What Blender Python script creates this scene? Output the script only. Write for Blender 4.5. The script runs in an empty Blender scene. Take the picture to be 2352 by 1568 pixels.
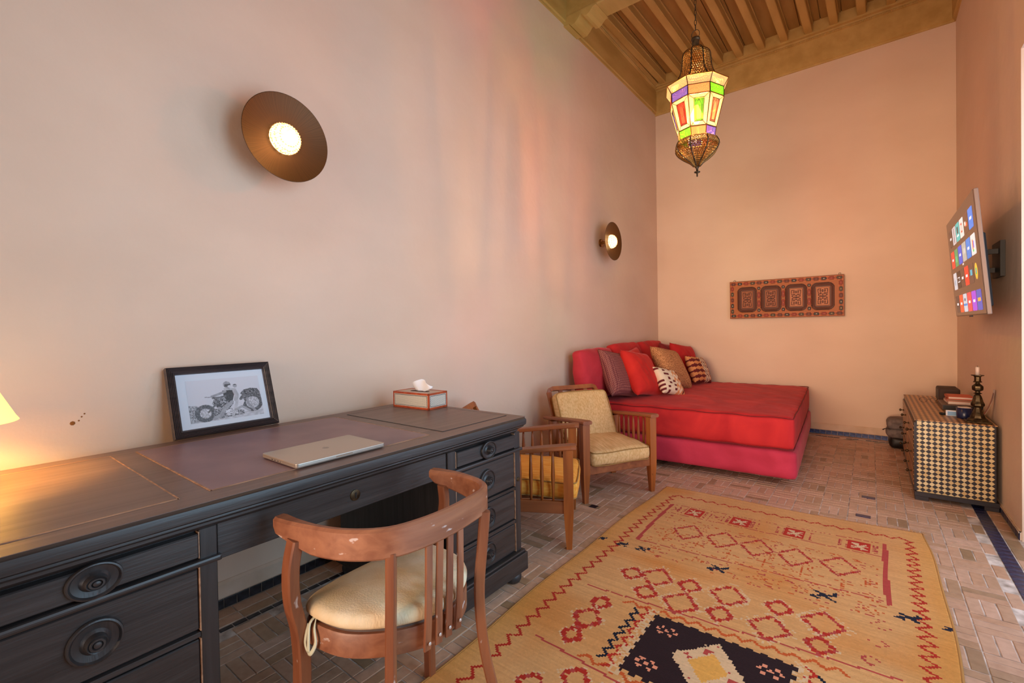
import bpy, bmesh, math, random
import numpy as np
from mathutils import Vector, Matrix
random.seed(7); np.random.seed(7)
S = bpy.context.scene
COL = bpy.data.collections.new('room'); S.collection.children.link(COL)
PI = math.pi

def c(r, g, b, a=1.0):
    f = lambda v: (v/255/12.92) if v/255 <= .04045 else ((v/255+.055)/1.055)**2.4
    return (f(r), f(g), f(b), a)

# ------------------------------------------------------------------ camera
YAW, PIT, ROL, F, CXP, CYP, H = math.radians(37.894), math.radians(-.7549), math.radians(-.9765), 1059.37, 1176., 769.29, 1.22
fwd = Vector((-math.sin(YAW)*math.cos(PIT), math.cos(YAW)*math.cos(PIT), math.sin(PIT)))
rt = Vector((math.cos(YAW), math.sin(YAW), 0)); up = rt.cross(fwd)
R_ = rt*math.cos(ROL)+up*math.sin(ROL); U_ = -rt*math.sin(ROL)+up*math.cos(ROL)
cam = bpy.data.cameras.new('camera'); co = bpy.data.objects.new('camera', cam); COL.objects.link(co)
M = Matrix((R_, U_, -fwd)).transposed().to_4x4(); M.translation = Vector((0, 0, H)); co.matrix_world = M
cam.sensor_fit = 'HORIZONTAL'; cam.sensor_width = 36; cam.lens = F/2352*36
cam.shift_y = (CYP-784)/2352; cam.clip_start = .02
S.camera = co
# ------------------------------------------------------------------ world, daylight, exposure
W = bpy.data.worlds.new('world'); S.world = W; W.use_nodes = True
W.node_tree.nodes['Background'].inputs[0].default_value = (.62, .78, 1, 1)
W.node_tree.nodes['Background'].inputs[1].default_value = 1.2
S.view_settings.view_transform = 'Standard'; S.view_settings.look = 'None'
S.view_settings.gamma = 1; S.view_settings.use_curve_mapping = False
S.view_settings.exposure = 0.0
def area(name, loc, rot, sx, sy, power, colr, spread=PI):
    l = bpy.data.lights.new(name, 'AREA'); l.shape = 'RECTANGLE'; l.size = sx; l.size_y = sy
    l.energy = power; l.color = colr; l.spread = spread
    o = bpy.data.objects.new(name, l); o.location = loc; o.rotation_euler = rot; COL.objects.link(o); return o
def point(name, loc, power, colr, rad=.03):
    l = bpy.data.lights.new(name, 'POINT'); l.energy = power; l.color = colr; l.shadow_soft_size = rad
    o = bpy.data.objects.new(name, l); o.location = loc; COL.objects.link(o); return o
# daylight through the tall doors of the right wall, and a warm light from behind the camera
area('daylight_side', (.90, 1.15, 1.5), (0, PI/2, 0), 2.4, 1.1, 45, (.46, .76, 1.0))
area('daylight_door', (.90, 2.86, 1.4), (0, PI/2, 0), 2.4, 1.5, 36, (.66, .80, 1.0))
area('warm_light_behind', (-.8, -2.42, 1.55), (PI/2, 0, 0), 2.5, 2.5, 34, (1.0, .66, .42), .85)  # unseen source, tinted orange and narrowed to brighten the back wall
# lamps the room has
point('sconce_glow', (-2.03, 1.07, 2.126), 1.2, (1, .55, .2), .03)
point('sconce_glow', (-2.03, 4.515, 2.126), 1.2, (1, .55, .2), .03)
point('table_lamp_glow', (-2.0, .03, 1.08), 30, (1, .56, .14), .04)
point('lantern_glow', (-.85, 3.0, 2.52), 240, (1, .64, .33), .04)

# ------------------------------------------------------------------ materials
def mat(name, base=(.5, .5, .5, 1), rough=.6, metal=0, **kw):
    m = bpy.data.materials.new(name); m.use_nodes = True
    b = m.node_tree.nodes['Principled BSDF']
    b.inputs['Base Color'].default_value = base; b.inputs['Roughness'].default_value = rough
    b.inputs['Metallic'].default_value = metal
    for k, v in kw.items(): b.inputs[k.replace('_', ' ')].default_value = v
    return m
def nodes(m): return m.node_tree.nodes, m.node_tree.links, m.node_tree.nodes['Principled BSDF']
def add_noise_mix(m, c1, c2, scale=(5, 5, 5), detail=6, lo=.35, hi=.65, src='Object', dist=0):
    n, l, b = nodes(m)
    tc = n.new('ShaderNodeTexCoord'); mp = n.new('ShaderNodeMapping'); mp.inputs['Scale'].default_value = scale
    nz = n.new('ShaderNodeTexNoise'); nz.inputs['Scale'].default_value = 1; nz.inputs['Detail'].default_value = detail
    nz.inputs['Distortion'].default_value = dist
    rp = n.new('ShaderNodeValToRGB'); rp.color_ramp.elements[0].position = lo; rp.color_ramp.elements[1].position = hi
    rp.color_ramp.elements[0].color = c1; rp.color_ramp.elements[1].color = c2
    l.new(tc.outputs[src], mp.inputs[0]); l.new(mp.outputs[0], nz.inputs[0]); l.new(nz.outputs[0], rp.inputs[0])
    l.new(rp.outputs[0], b.inputs['Base Color']); return rp, nz
def add_bump(m, scale=(60, 60, 60), strength=.2, dist=.002, detail=4, kind='Noise'):
    n, l, b = nodes(m)
    tc = n.new('ShaderNodeTexCoord'); mp = n.new('ShaderNodeMapping'); mp.inputs['Scale'].default_value = scale
    nz = n.new('ShaderNodeTexNoise'); nz.inputs['Scale'].default_value = 1; nz.inputs['Detail'].default_value = detail
    bp = n.new('ShaderNodeBump'); bp.inputs['Strength'].default_value = strength; bp.inputs['Distance'].default_value = dist
    l.new(tc.outputs['Object'], mp.inputs[0]); l.new(mp.outputs[0], nz.inputs[0]); l.new(nz.outputs[0], bp.inputs['Height'])
    l.new(bp.outputs[0], b.inputs['Normal'])
def add_specks(m, colr, scale=40, thr=.72, fac=.8, stretch=(1, 1, 1)):
    n, l, b = nodes(m); src = b.inputs['Base Color'].links[0].from_socket
    tc = n.new('ShaderNodeTexCoord'); mp = n.new('ShaderNodeMapping'); mp.inputs['Scale'].default_value = [s*scale for s in stretch]
    nz = n.new('ShaderNodeTexNoise'); nz.inputs['Scale'].default_value = 1; nz.inputs['Detail'].default_value = 3
    rp = n.new('ShaderNodeValToRGB'); rp.color_ramp.elements[0].position = thr; rp.color_ramp.elements[1].position = thr+.04
    rp.color_ramp.elements[0].color = (0, 0, 0, 1); rp.color_ramp.elements[1].color = (fac, fac, fac, 1)
    mx = n.new('ShaderNodeMix'); mx.data_type = 'RGBA'
    l.new(tc.outputs['Object'], mp.inputs[0]); l.new(mp.outputs[0], nz.inputs[0]); l.new(nz.outputs[0], rp.inputs[0])
    l.new(rp.outputs[0], mx.inputs[0]); l.new(src, mx.inputs[6]); mx.inputs[7].default_value = colr
    l.new(mx.outputs[2], b.inputs['Base Color'])
def attr_color(m, name='col'):
    n, l, b = nodes(m); a = n.new('ShaderNodeAttribute'); a.attribute_name = name
    l.new(a.outputs['Color'], b.inputs['Base Color']); return a
def wood(name, c1, c2, axis=2, rough=.5, sc=1.0, bump=.25):
    m = mat(name, c1, rough); s = [38*sc]*3; s[axis] = 2.2*sc
    add_noise_mix(m, c1, c2, s, 8, .3, .7, dist=.6); add_bump(m, [v*3 for v in s], bump, .0015); return m

PL = mat('plaster', c(226, 205, 188), .75)
add_noise_mix(PL, c(222, 195, 172), c(229, 204, 182), (1.3, 1.3, 2.2), 6, .3, .7); add_bump(PL, (9, 9, 9), .35, .01, 8)
PLB = mat('plaster_band', c(214, 190, 168), .7); add_noise_mix(PLB, c(205, 178, 152), c(224, 200, 180), (6, 6, 6)); add_bump(PLB, (25, 25, 25), .3, .004)
CEIL = mat('painted_ceiling_wood', c(178, 132, 70), .55); add_noise_mix(CEIL, c(184, 148, 80), c(202, 166, 98), (8, 2, 8), 6); add_bump(CEIL, (30, 8, 60), .15, .002)
CEILB = mat('ceiling_boards', c(160, 116, 58), .6); add_noise_mix(CEILB, c(160, 122, 60), c(178, 140, 76), (10, 2, 8), 6)
GROUT = mat('floor_grout', c(165, 150, 138), .9); add_noise_mix(GROUT, c(150, 132, 118), c(226, 210, 198), (14, 14, 14), 6)
def tile_mat(name, per_object):
    m = mat(name, rough=.42); n, l, b = nodes(m)
    if per_object:
        a = n.new('ShaderNodeObjectInfo'); sock = a.outputs['Random']
    else:
        a = n.new('ShaderNodeAttribute'); a.attribute_name = 'rnd'; sock = a.outputs['Fac']
    rp = n.new('ShaderNodeValToRGB'); e = rp.color_ramp.elements; e[0].color = c(152, 122, 92); e[0].position = .0
    e[1].color = c(208, 170, 146); e[1].position = 1
    for p, q in ((.08, c(178, 142, 112)), (.3, c(194, 154, 126)), (.55, c(200, 162, 136)), (.8, c(192, 150, 120))):
        x = e.new(p); x.color = q
    tc = n.new('ShaderNodeTexCoord'); nz = n.new('ShaderNodeTexNoise'); nz.inputs['Scale'].default_value = 30; nz.inputs['Detail'].default_value = 7
    geo = n.new('ShaderNodeNewGeometry'); l.new(geo.outputs['Position'], nz.inputs[0])
    mx = n.new('ShaderNodeMix'); mx.data_type = 'RGBA'; mx.blend_type = 'MULTIPLY'; mx.inputs[0].default_value = .6
    r2 = n.new('ShaderNodeValToRGB'); r2.color_ramp.elements[0].position = .3; r2.color_ramp.elements[0].color = (.72, .68, .64, 1); r2.color_ramp.elements[1].position = .6
    l.new(sock, rp.inputs[0]); l.new(nz.outputs[0], r2.inputs[0]); l.new(rp.outputs[0], mx.inputs[6]); l.new(r2.outputs[0], mx.inputs[7])
    l.new(mx.outputs[2], b.inputs['Base Color'])
    bp = n.new('ShaderNodeBump'); bp.inputs['Strength'].default_value = .3; bp.inputs['Distance'].default_value = .003
    l.new(nz.outputs[0], bp.inputs['Height']); l.new(bp.outputs[0], b.inputs['Normal'])
    return m
TILE = tile_mat('terracotta_tile', True); TILES = tile_mat('terracotta_tiles', False)
DTILE = mat('dark_glazed_tile', c(24, 22, 26), .3); add_noise_mix(DTILE, c(16, 15, 18), c(44, 42, 48), (30, 30, 30))
BTILE = mat('blue_glazed_tile', c(38, 62, 120), .25); add_noise_mix(BTILE, c(28, 44, 98), c(60, 88, 150), (30, 30, 30))
NTILE = mat('navy_glazed_tile', c(36, 34, 62), .3); add_noise_mix(NTILE, c(24, 26, 48), c(52, 56, 92), (30, 30, 30))
BLK = wood('blackened_oak', c(38, 34, 34), c(58, 53, 52), 1, .38, 1.3, .35); add_specks(BLK, c(150, 140, 132), 34, .73, .35, (1, .08, 1))
BLKV = wood('blackened_oak_upright', c(36, 33, 33), c(54, 50, 50), 2, .38, 1.3, .35)
BLKT = wood('dark_oak_top', c(98, 77, 70), c(122, 98, 88), 1, .4, .9, .12)
LEATH = mat('aubergine_leather', c(104, 78, 84), .42); add_noise_mix(LEATH, c(122, 96, 104), c(138, 110, 116), (6, 6, 6), 8); add_bump(LEATH, (140, 140, 140), .1, .0006)
WORN = mat('worn_edge', c(148, 110, 84), .55); add_noise_mix(WORN, c(140, 100, 74), c(184, 142, 110), (60, 12, 60))
CH = wood('worn_bentwood', c(112, 62, 40), c(150, 92, 60), 2, .42, .7); add_specks(CH, c(214, 196, 184), 26, .67, .6, (1, 1, .5))
CHR = wood('worn_bentwood_rail', c(122, 72, 50), c(160, 106, 76), 1, .42, .7); add_specks(CHR, c(216, 202, 196), 22, .655, .65, (1, .5, 1.5))
AW = wood('honey_pine', c(124, 60, 20), c(168, 92, 36), 2, .4, .5); add_specks(AW, c(70, 32, 12), 16, .74, .8)
AWX = wood('honey_pine_arm', c(118, 62, 32), c(158, 90, 50), 0, .42, .5)
BRASS = mat('aged_brass', c(150, 105, 52), .34, 1); add_noise_mix(BRASS, c(120, 82, 38), c(170, 122, 64), (14, 14, 14), 6)
BRASSD = mat('dark_brass', c(72, 58, 44), .45, .8); add_noise_mix(BRASSD, c(48, 38, 28), c(96, 78, 56), (30, 30, 30))
BRONZE = mat('bronze_candlestick', c(96, 80, 56), .4, .85); add_noise_mix(BRONZE, c(44, 36, 26), c(96, 80, 56), (40, 40, 40))
CHROME = mat('brushed_nickel', c(150, 142, 136), .35, 1)
BLACKP = mat('black_plastic', c(16, 14, 14), .5)
def velvet(name, a_, b_, sheen=.6):
    m = mat(name, a_, .85); add_noise_mix(m, a_, b_, (3.2, 3.2, 3.2), 5, .35, .68, dist=1.0)
    n, l, b = nodes(m); b.inputs['Sheen Weight'].default_value = sheen; b.inputs['Sheen Roughness'].default_value = .35
    b.inputs['Sheen Tint'].default_value = (1, .45, .45, 1); add_bump(m, (7, 7, 7), .35, .02, 3); return m
RED = velvet('red_velvet', c(178, 20, 26), c(206, 40, 38), .10); RED2 = velvet('scarlet_velvet', c(188, 22, 18), c(214, 40, 26), .2)
ROSE = velvet('rose_red_velvet', c(176, 34, 58), c(200, 50, 76), .35); DRED = velvet('dark_red_velvet', c(112, 22, 22), c(146, 34, 28))
SEAM = mat('red_piping', c(120, 16, 22), .8)
KNIT = mat('brown_knit', c(112, 52, 52), .9)
n_, l_, b_ = nodes(KNIT); ck = n_.new('ShaderNodeTexChecker'); tc_ = n_.new('ShaderNodeTexCoord'); mp_ = n_.new('ShaderNodeMapping')
mp_.inputs['Rotation'].default_value = (0, 0, PI/4); ck.inputs['Scale'].default_value = 80
ck.inputs[1].default_value = c(158, 96, 84); ck.inputs[2].default_value = c(104, 40, 46)
l_.new(tc_.outputs['Object'], mp_.inputs[0]); l_.new(mp_.outputs[0], ck.inputs[0]); l_.new(ck.outputs[0], b_.inputs['Base Color'])
TAN = mat('tan_boucle', c(178, 122, 76), .95); add_noise_mix(TAN, c(150, 92, 50), c(222, 160, 104), (120, 120, 120), 3, .4, .6); add_bump(TAN, (160, 160, 160), .6, .004)
MUST = mat('mustard_weave', c(206, 166, 104), .9); add_noise_mix(MUST, c(206, 158, 98), c(226, 184, 130), (10, 90, 60), 6); add_bump(MUST, (60, 160, 160), .35, .002)
MUSTO = mat('amber_weave', c(226, 158, 62), .9); add_noise_mix(MUSTO, c(224, 142, 40), c(238, 172, 76), (10, 90, 60), 6); add_bump(MUSTO, (60, 160, 160), .35, .002)
PIPEM = mat('mustard_piping', c(160, 118, 62), .9)
CREAM = mat('cream_pile', c(226, 206, 168), .95); add_noise_mix(CREAM, c(214, 190, 146), c(232, 216, 186), (9, 9, 9), 6); add_bump(CREAM, (200, 200, 60), .5, .004)
TIE = mat('tie_ribbon', c(206, 206, 180), .9)
GREYL = mat('silver_laptop', c(190, 178, 166), .38, .7)
WHITE = mat('tissue', c(236, 238, 244), .9); PINKW = mat('book_pages', c(226, 208, 196), .8)
CANDLE = mat('candle_wax', c(232, 214, 204), .5)
SHADE = mat('lamp_shade', c(250, 226, 160), .8, Emission_Color=(1, .62, .16, 1), Emission_Strength=1.3)
BULB = mat('bulb_glow', c(255, 240, 200), .4, Emission_Color=(1, .80, .45, 1), Emission_Strength=14)
MATB = mat('picture_mat', c(214, 222, 232), .7); MATB2 = mat('frame_dark', c(52, 46, 46), .45)
GLASS = mat('picture_glass', (1, 1, 1, 1), .05)

# ------------------------------------------------------------------ mesh helpers
def box(bm, x0, x1, y0, y1, z0, z1, bev=0, mtx=None, seg=1):
    vs = [bm.verts.new(p) for p in ((x0, y0, z0), (x1, y0, z0), (x1, y1, z0), (x0, y1, z0), (x0, y0, z1), (x1, y0, z1), (x1, y1, z1), (x0, y1, z1))]
    fs = [bm.faces.new([vs[i] for i in q]) for q in ((3, 2, 1, 0), (4, 5, 6, 7), (0, 1, 5, 4), (1, 2, 6, 5), (2, 3, 7, 6), (3, 0, 4, 7))]
    if bev:
        es = list({e for f in fs for e in f.edges})
        r = bmesh.ops.bevel(bm, geom=es, offset=bev, segments=seg, affect='EDGES', profile=.6)
        vs = list({v for f in r['faces'] for v in f.verts} | {v for v in vs if v.is_valid})
    if mtx is not None:
        for v in vs: v.co = mtx @ v.co
    return vs
def bar(bm, p, q, w, t, w2=None, t2=None, upv=(0, 0, 1)):
    """a rectangular bar from p to q, w across, t along upv-ish, may taper"""
    p, q = Vector(p), Vector(q); d = (q-p).normalized(); u = Vector(upv)
    if abs(d.dot(u)) > .98: u = Vector((1, 0, 0))
    s = d.cross(u).normalized(); u = s.cross(d).normalized(); w2 = w2 or w; t2 = t2 or t
    vs = []
    for P, ww, tt in ((p, w, t), (q, w2, t2)):
        for a, b in ((-1, -1), (1, -1), (1, 1), (-1, 1)): vs.append(bm.verts.new(P+s*a*ww/2+u*b*tt/2))
    for f in ((0, 3, 2, 1), (4, 5, 6, 7), (0, 1, 5, 4), (1, 2, 6, 5), (2, 3, 7, 6), (3, 0, 4, 7)): bm.faces.new([vs[i] for i in f])
def sweep(bm, pts, prof, upv=(0, 0, 1), closed=False):
    """sweep profile [(side, up)...] along pts; prof may be a list per point"""
    n = len(pts); P = [Vector(p) for p in pts]; rings = []
    for i in range(n):
        a = P[i-1] if (i or closed) else P[i]; b = P[(i+1) % n] if (i < n-1 or closed) else P[i]
        d = (b-a).normalized(); u = Vector(upv); s = d.cross(u)
        s = s.normalized() if s.length > 1e-4 else Vector((1, 0, 0)); u = s.cross(d).normalized()
        pr = prof[i] if isinstance(prof[0][0], (list, tuple)) else prof
        rings.append([bm.verts.new(P[i]+s*x+u*y) for x, y in pr])
    m = len(rings[0])
    for i in range(n if closed else n-1):
        for j in range(m):
            bm.faces.new((rings[i][j], rings[i][(j+1) % m], rings[(i+1) % n][(j+1) % m], rings[(i+1) % n][j]))
    if not closed:
        bm.faces.new(rings[0][::-1]); bm.faces.new(rings[-1])
def circ(r, n=8, ry=None): return [(r*math.cos(2*PI*k/n), (ry or r)*math.sin(2*PI*k/n)) for k in range(n)]
def rect(w, t, r=0):
    w, t = w/2, t/2
    if not r: return [(-w, -t), (w, -t), (w, t), (-w, t)]
    return [(-w+r, -t), (w-r, -t), (w, -t+r), (w, t-r), (w-r, t), (-w+r, t), (-w, t-r), (-w, -t+r)]
def lathe(bm, prof, n=24, mtx=None, cap=True, ph=0):
    """prof [(r, z)...] around z"""
    rings = []
    for r, z in prof:
        rg = [bm.verts.new((r*math.cos(2*PI*k/n+ph), r*math.sin(2*PI*k/n+ph), z)) for k in range(n)]
        rings.append(rg)
    for i in range(len(rings)-1):
        for k in range(n): bm.faces.new((rings[i][k], rings[i][(k+1) % n], rings[i+1][(k+1) % n], rings[i+1][k]))
    if cap:
        bm.faces.new(rings[0][::-1]); bm.faces.new(rings[-1])
    if mtx is not None:
        for rg in rings:
            for v in rg: v.co = mtx @ v.co
def spline(pts, n=8):
    out = []; P = [Vector(p) for p in pts]
    for i in range(len(P)-1):
        a = P[max(i-1, 0)]; b = P[i]; c_ = P[i+1]; d = P[min(i+2, len(P)-1)]
        for k in range(n):
            t = k/n; out.append(.5*((2*b)+(c_-a)*t+(2*a-5*b+4*c_-d)*t*t+(3*b-a-3*c_+d)*t**3))
    out.append(P[-1]); return out
def BM(): return bmesh.new()
def obj(name, bm, m, parent=None, smooth=False, world=True):
    me = bpy.data.meshes.new(name)
    bmesh.ops.recalc_face_normals(bm, faces=bm.faces)
    if parent is not None and world:
        bmesh.ops.translate(bm, vec=-Vector(parent_loc(parent)), verts=bm.verts)
    bm.to_mesh(me); bm.free(); me.materials.append(m)
    if smooth:
        me.polygons.foreach_set('use_smooth', [True]*len(me.polygons))
        if smooth == 'a': me.set_sharp_from_angle(angle=math.radians(38))
    o = bpy.data.objects.new(name, me); COL.objects.link(o)
    if parent is not None: o.parent = parent
    return o
def islands(o):
    """turn every loose piece of o into a part of its own, same name and parent"""
    bm = bmesh.new(); bm.from_mesh(o.data); bm.verts.index_update(); seen = {}; groups = []
    for v in bm.verts:
        if v.index in seen: continue
        st, g = [v], []; seen[v.index] = 1
        while st:
            a = st.pop(); g.append(a.index)
            for e in a.link_edges:
                b = e.other_vert(a)
                if b.index not in seen: seen[b.index] = 1; st.append(b)
        groups.append(set(g))
    bm.free()
    if len(groups) < 2: return [o]
    me0 = o.data; co_ = [v.co.copy() for v in me0.vertices]; out = []; own = {}
    for gi, g in enumerate(groups):
        for i in g: own[i] = gi
    fb = [[] for _ in groups]
    for p in me0.polygons: fb[own[p.vertices[0]]].append(p)
    for g, fs_ in zip(groups, fb):
        ix = {i: k for k, i in enumerate(sorted(g))}; me = bpy.data.meshes.new(o.name.split('.')[0])
        me.from_pydata([co_[i] for i in sorted(g)], [], [[ix[i] for i in p.vertices] for p in fs_])
        me.polygons.foreach_set('use_smooth', [p.use_smooth for p in fs_]); me.materials.append(me0.materials[0]); out.append(me)
    nm = o.name.split('.')[0]; par = o.parent; o.data = out[0]; res = [o]
    for me in out[1:]:
        q = bpy.data.objects.new(nm, me); COL.objects.link(q); q.parent = par; res.append(q)
    return res
def parent_loc(p):
    v = Vector((0, 0, 0))
    while p is not None: v += p.location; p = p.parent
    return v
def thing(name, label, cat, loc=(0, 0, 0), rz=0, group=None):
    o = bpy.data.objects.new(name, None); COL.objects.link(o); o.location = loc; o.rotation_euler = (0, 0, rz)
    o.empty_display_size = .05; o['label'] = label; o['category'] = cat
    if group: o['group'] = group
    return o
def tag(o, label, cat, group=None):
    o['label'] = label; o['category'] = cat
    if group: o['group'] = group
    return o
def struct(o): o['kind'] = 'structure'; return o
def share(name, me, m4, parent):
    o = bpy.data.objects.new(name, me); COL.objects.link(o); o.parent = parent
    o.matrix_basis = m4; return o
def grid_mesh(nu, nv, fn):
    """verts fn(u,v) on a (nu+1)x(nv+1) grid, u,v in 0..1"""
    vs = [fn(i/nu, j/nv) for j in range(nv+1) for i in range(nu+1)]
    fs = [(j*(nu+1)+i, j*(nu+1)+i+1, (j+1)*(nu+1)+i+1, (j+1)*(nu+1)+i) for j in range(nv) for i in range(nu)]
    me = bpy.data.meshes.new('grid'); me.from_pydata(vs, [], fs); return me
def paint(me, cols, name='col'):
    """cols: array (faces, 3) linear"""
    a = me.color_attributes.new(name, 'FLOAT_COLOR', 'CORNER'); k = np.repeat(np.asarray(cols), 4, axis=0)
    a.data.foreach_set('color', np.hstack([k, np.ones((len(k), 1))]).astype(np.float32).ravel())
def ray(x, y): return R_*((x-CXP)/F)-U_*((y-CYP)/F)+fwd
def fl(x, y, z=0):
    d = ray(x, y); t = (z-H)/d.z; return (d.x*t, d.y*t)

# ================================================================== SETTING
XL, XR, YB, YF, ZC = -2.289, .654, 6.125, -2.3, 4.52
# ---- walls
bm = BM(); box(bm, XL-.2, XL, YF-.2, YB+.3, -.05, ZC+.1); struct(obj('wall_left', bm, PL))
bm = BM(); YBL = 6.185
vs = [(XL-.2, YBL+.007, -.05), (XR+.2, YB-.007, -.05), (XR+.2, YB+.3, -.05), (XL-.2, YB+.3, -.05)]
vv = [bm.verts.new(p) for p in vs]+[bm.verts.new((p[0], p[1], ZC+.1)) for p in vs]
for f in ((3, 2, 1, 0), (4, 5, 6, 7), (0, 1, 5, 4), (1, 2, 6, 5), (2, 3, 7, 6), (3, 0, 4, 7)): bm.faces.new([vv[i] for i in f])
struct(obj('wall_back', bm, PL))
# right wall with a deep doorway that starts beyond the frame, and a tall window nearer the camera
bm = BM(); box(bm, XR, XR+.32, 3.72, YB+.3, -.05, ZC+.1); box(bm, XR, XR+.32, 2.0, 3.72, 2.7, ZC+.1)
box(bm, XR, XR+.32, 1.75, 2.0, -.05, ZC+.1); box(bm, XR, XR+.32, .55, 1.75, 2.75, ZC+.1); box(bm, XR, XR+.32, .55, 1.75, -.05, .25)
box(bm, XR, XR+.32, YF-.2, .55, -.05, ZC+.1)
struct(obj('wall_right', bm, PL))
bm = BM(); box(bm, XR+.3, XR+.34, 2.0, 3.72, 0, 2.7); d1 = struct(obj('door_1', bm, wood('door_wood', c(96, 66, 40), c(126, 90, 58))))
w1 = BM()
for y in (.56, 1.13, 1.70): box(w1, XR+.10, XR+.15, y, y+.04, .25, 2.75)
for z in (.25, 1.0, 1.8, 2.71): box(w1, XR+.105, XR+.145, .56, 1.74, z, z+.035)
struct(obj('window_1', w1, CEIL))
bm = BM(); box(bm, XL-.2, -2.1, YF-.2, YF, -.05, ZC+.1); box(bm, .5, XR+.32, YF-.2, YF, -.05, ZC+.1); box(bm, -2.1, .5, YF-.2, YF, 2.8, ZC+.1)
struct(obj('wall_front', bm, PL))
# ---- ceiling
cb = BM(); box(cb, XL-.2, XR+.32, YF-.2, YB+.3, ZC+.02, ZC+.1); ceil = struct(obj('ceiling', cb, CEILB))
bm = BM()
for k in range(16):
    x = XL+.02+k*.186; box(bm, x, x+.176, YF, YB, ZC, ZC+.03)
bd = obj('board_lining', bm, CEILB, ceil)
jm = None
bm = BM(); box(bm, -.038, .038, 0, 2.10, -.11, 0, .006); box(bm, -.046, .046, 0, 2.10, -.022, -.008, .003)
jme = bpy.data.meshes.new('joist'); bmesh.ops.recalc_face_normals(bm, faces=bm.faces); bm.to_mesh(bm and jme); bm.free(); jme.materials.append(CEIL)
xs = [-2.13, -1.90, -1.665, -1.43, -1.205, -.975, -.745, -.515, -.285, -.05, .185, .42, .62]
for x in xs:
    o = share('joist', jme, Matrix.Translation((x-.045, 4.05, ZC)) @ Matrix.Rotation(-.018, 4, 'Z'), ceil)
    share('joist', jme, Matrix.Translation((x-.08, 1.75, ZC)) @ Matrix.Rotation(-.012, 4, 'Z'), ceil)
# cornice boards: fascia with a rope moulding and a ledge
def rope(bm, p, q, r, n):
    p, q = Vector(p), Vector(q)
    for i in range(n):
        m_ = p.lerp(q, (i+.5)/n); L = (q-p).length/n; ax = (q-p).normalized()
        t = Matrix.Translation(m_) @ ax.to_track_quat('Z', 'X').to_matrix().to_4x4() @ Matrix.Rotation(.45, 4, 'X')
        lathe(bm, [(r*.35, -L*.55), (r, -L*.2), (r, L*.2), (r*.35, L*.55)], 6, t)
def fascia(name, sec, p, q):
    """sec profile (inward, z) swept from p to q"""
    bm = BM(); s = (Vector(q)-Vector(p)).normalized(); inn = Vector((s.y, -s.x, 0)); R0 = []
    for P in (Vector(p), Vector(q)): R0.append([bm.verts.new(P+inn*a+Vector((0, 0, z))) for a, z in sec])
    m = len(sec)
    for j in range(m): bm.faces.new((R0[0][j], R0[0][(j+1) % m], R0[1][(j+1) % m], R0[1][j]))
    bm.faces.new(R0[0][::-1]); bm.faces.new(R0[1]); return obj(name, bm, CEIL)
sec = [(0, 0), (.012, 0), (.014, .018), (.026, .026), (.03, .30), (.042, .305), (.042, .325), (.055, .34), (.085, .345), (.085, .372), (0, .372)]
t1 = struct(fascia('trim_1', sec, (XL, 4.06, 4.095), (XL, YBL, 4.08))); t1b = struct(fascia('trim_2', sec, (XL, YF, 4.11), (XL, 3.83, 4.10)))
t2 = struct(fascia('trim_3', [(a, z*.93) for a, z in sec], (XL, YBL, 4.06), (XR, YB, 4.075)))
t3 = struct(fascia('trim_4', sec, (XR, YB, 4.075), (XR, YF, 4.09)))
bm = BM(); rope(bm, (XL+.045, 4.06, 4.41), (XL+.045, 6.13, 4.395), .010, 150); r1 = obj('rope_moulding', bm, CEIL, t1, True)
bm = BM(); rope(bm, (XL+.06, YBL-.045, 4.352), (XR-.05, YB-.045, 4.367), .010, 210); r2 = obj('rope_moulding', bm, CEIL, t2, True)
bm = BM(); box(bm, XL, XR, YB-.055, YB+.05, 4.40, ZC+.01); obj('frieze_board', bm, CEIL, t2)
bm = BM(); box(bm, XL, XL+.02, 4.06, YB, 4.44, ZC+.01); obj('frieze_board', bm, CEIL, t1)
# main cross beam with moulded corbels at both ends
bt = struct(bpy.data.objects.new('trim_5', None)); COL.objects.link(bt)
bm = BM(); box(bm, XL, XR, 3.83, 4.06, 4.155, ZC, .01); obj('cross_beam', bm, CEIL, bt)
def corbel(x0, sgn):
    bm = BM(); prof = [(0, -.075), (.055, -.075), (.058, -.066), (.075, -.09), (.115, -.088), (.15, -.06), (.175, -.03), (.19, -.028), (.21, -.056), (.245, -.062), (.275, -.045), (.31, -.012), (.34, -.005), (.34, .01), (0, .01)]
    a = [bm.verts.new((x0+sgn*x, 3.822, 4.155+z)) for x, z in prof]; b = [bm.verts.new((x0+sgn*x, 4.068, 4.155+z)) for x, z in prof]
    for i in range(len(prof)): j = (i+1) % len(prof); bm.faces.new((a[i], a[j], b[j], b[i]))
    bm.faces.new(a[::-1]); bm.faces.new(b); obj('corbel', bm, CEIL, bt)
corbel(XL, 1); corbel(XR, -1)

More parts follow.
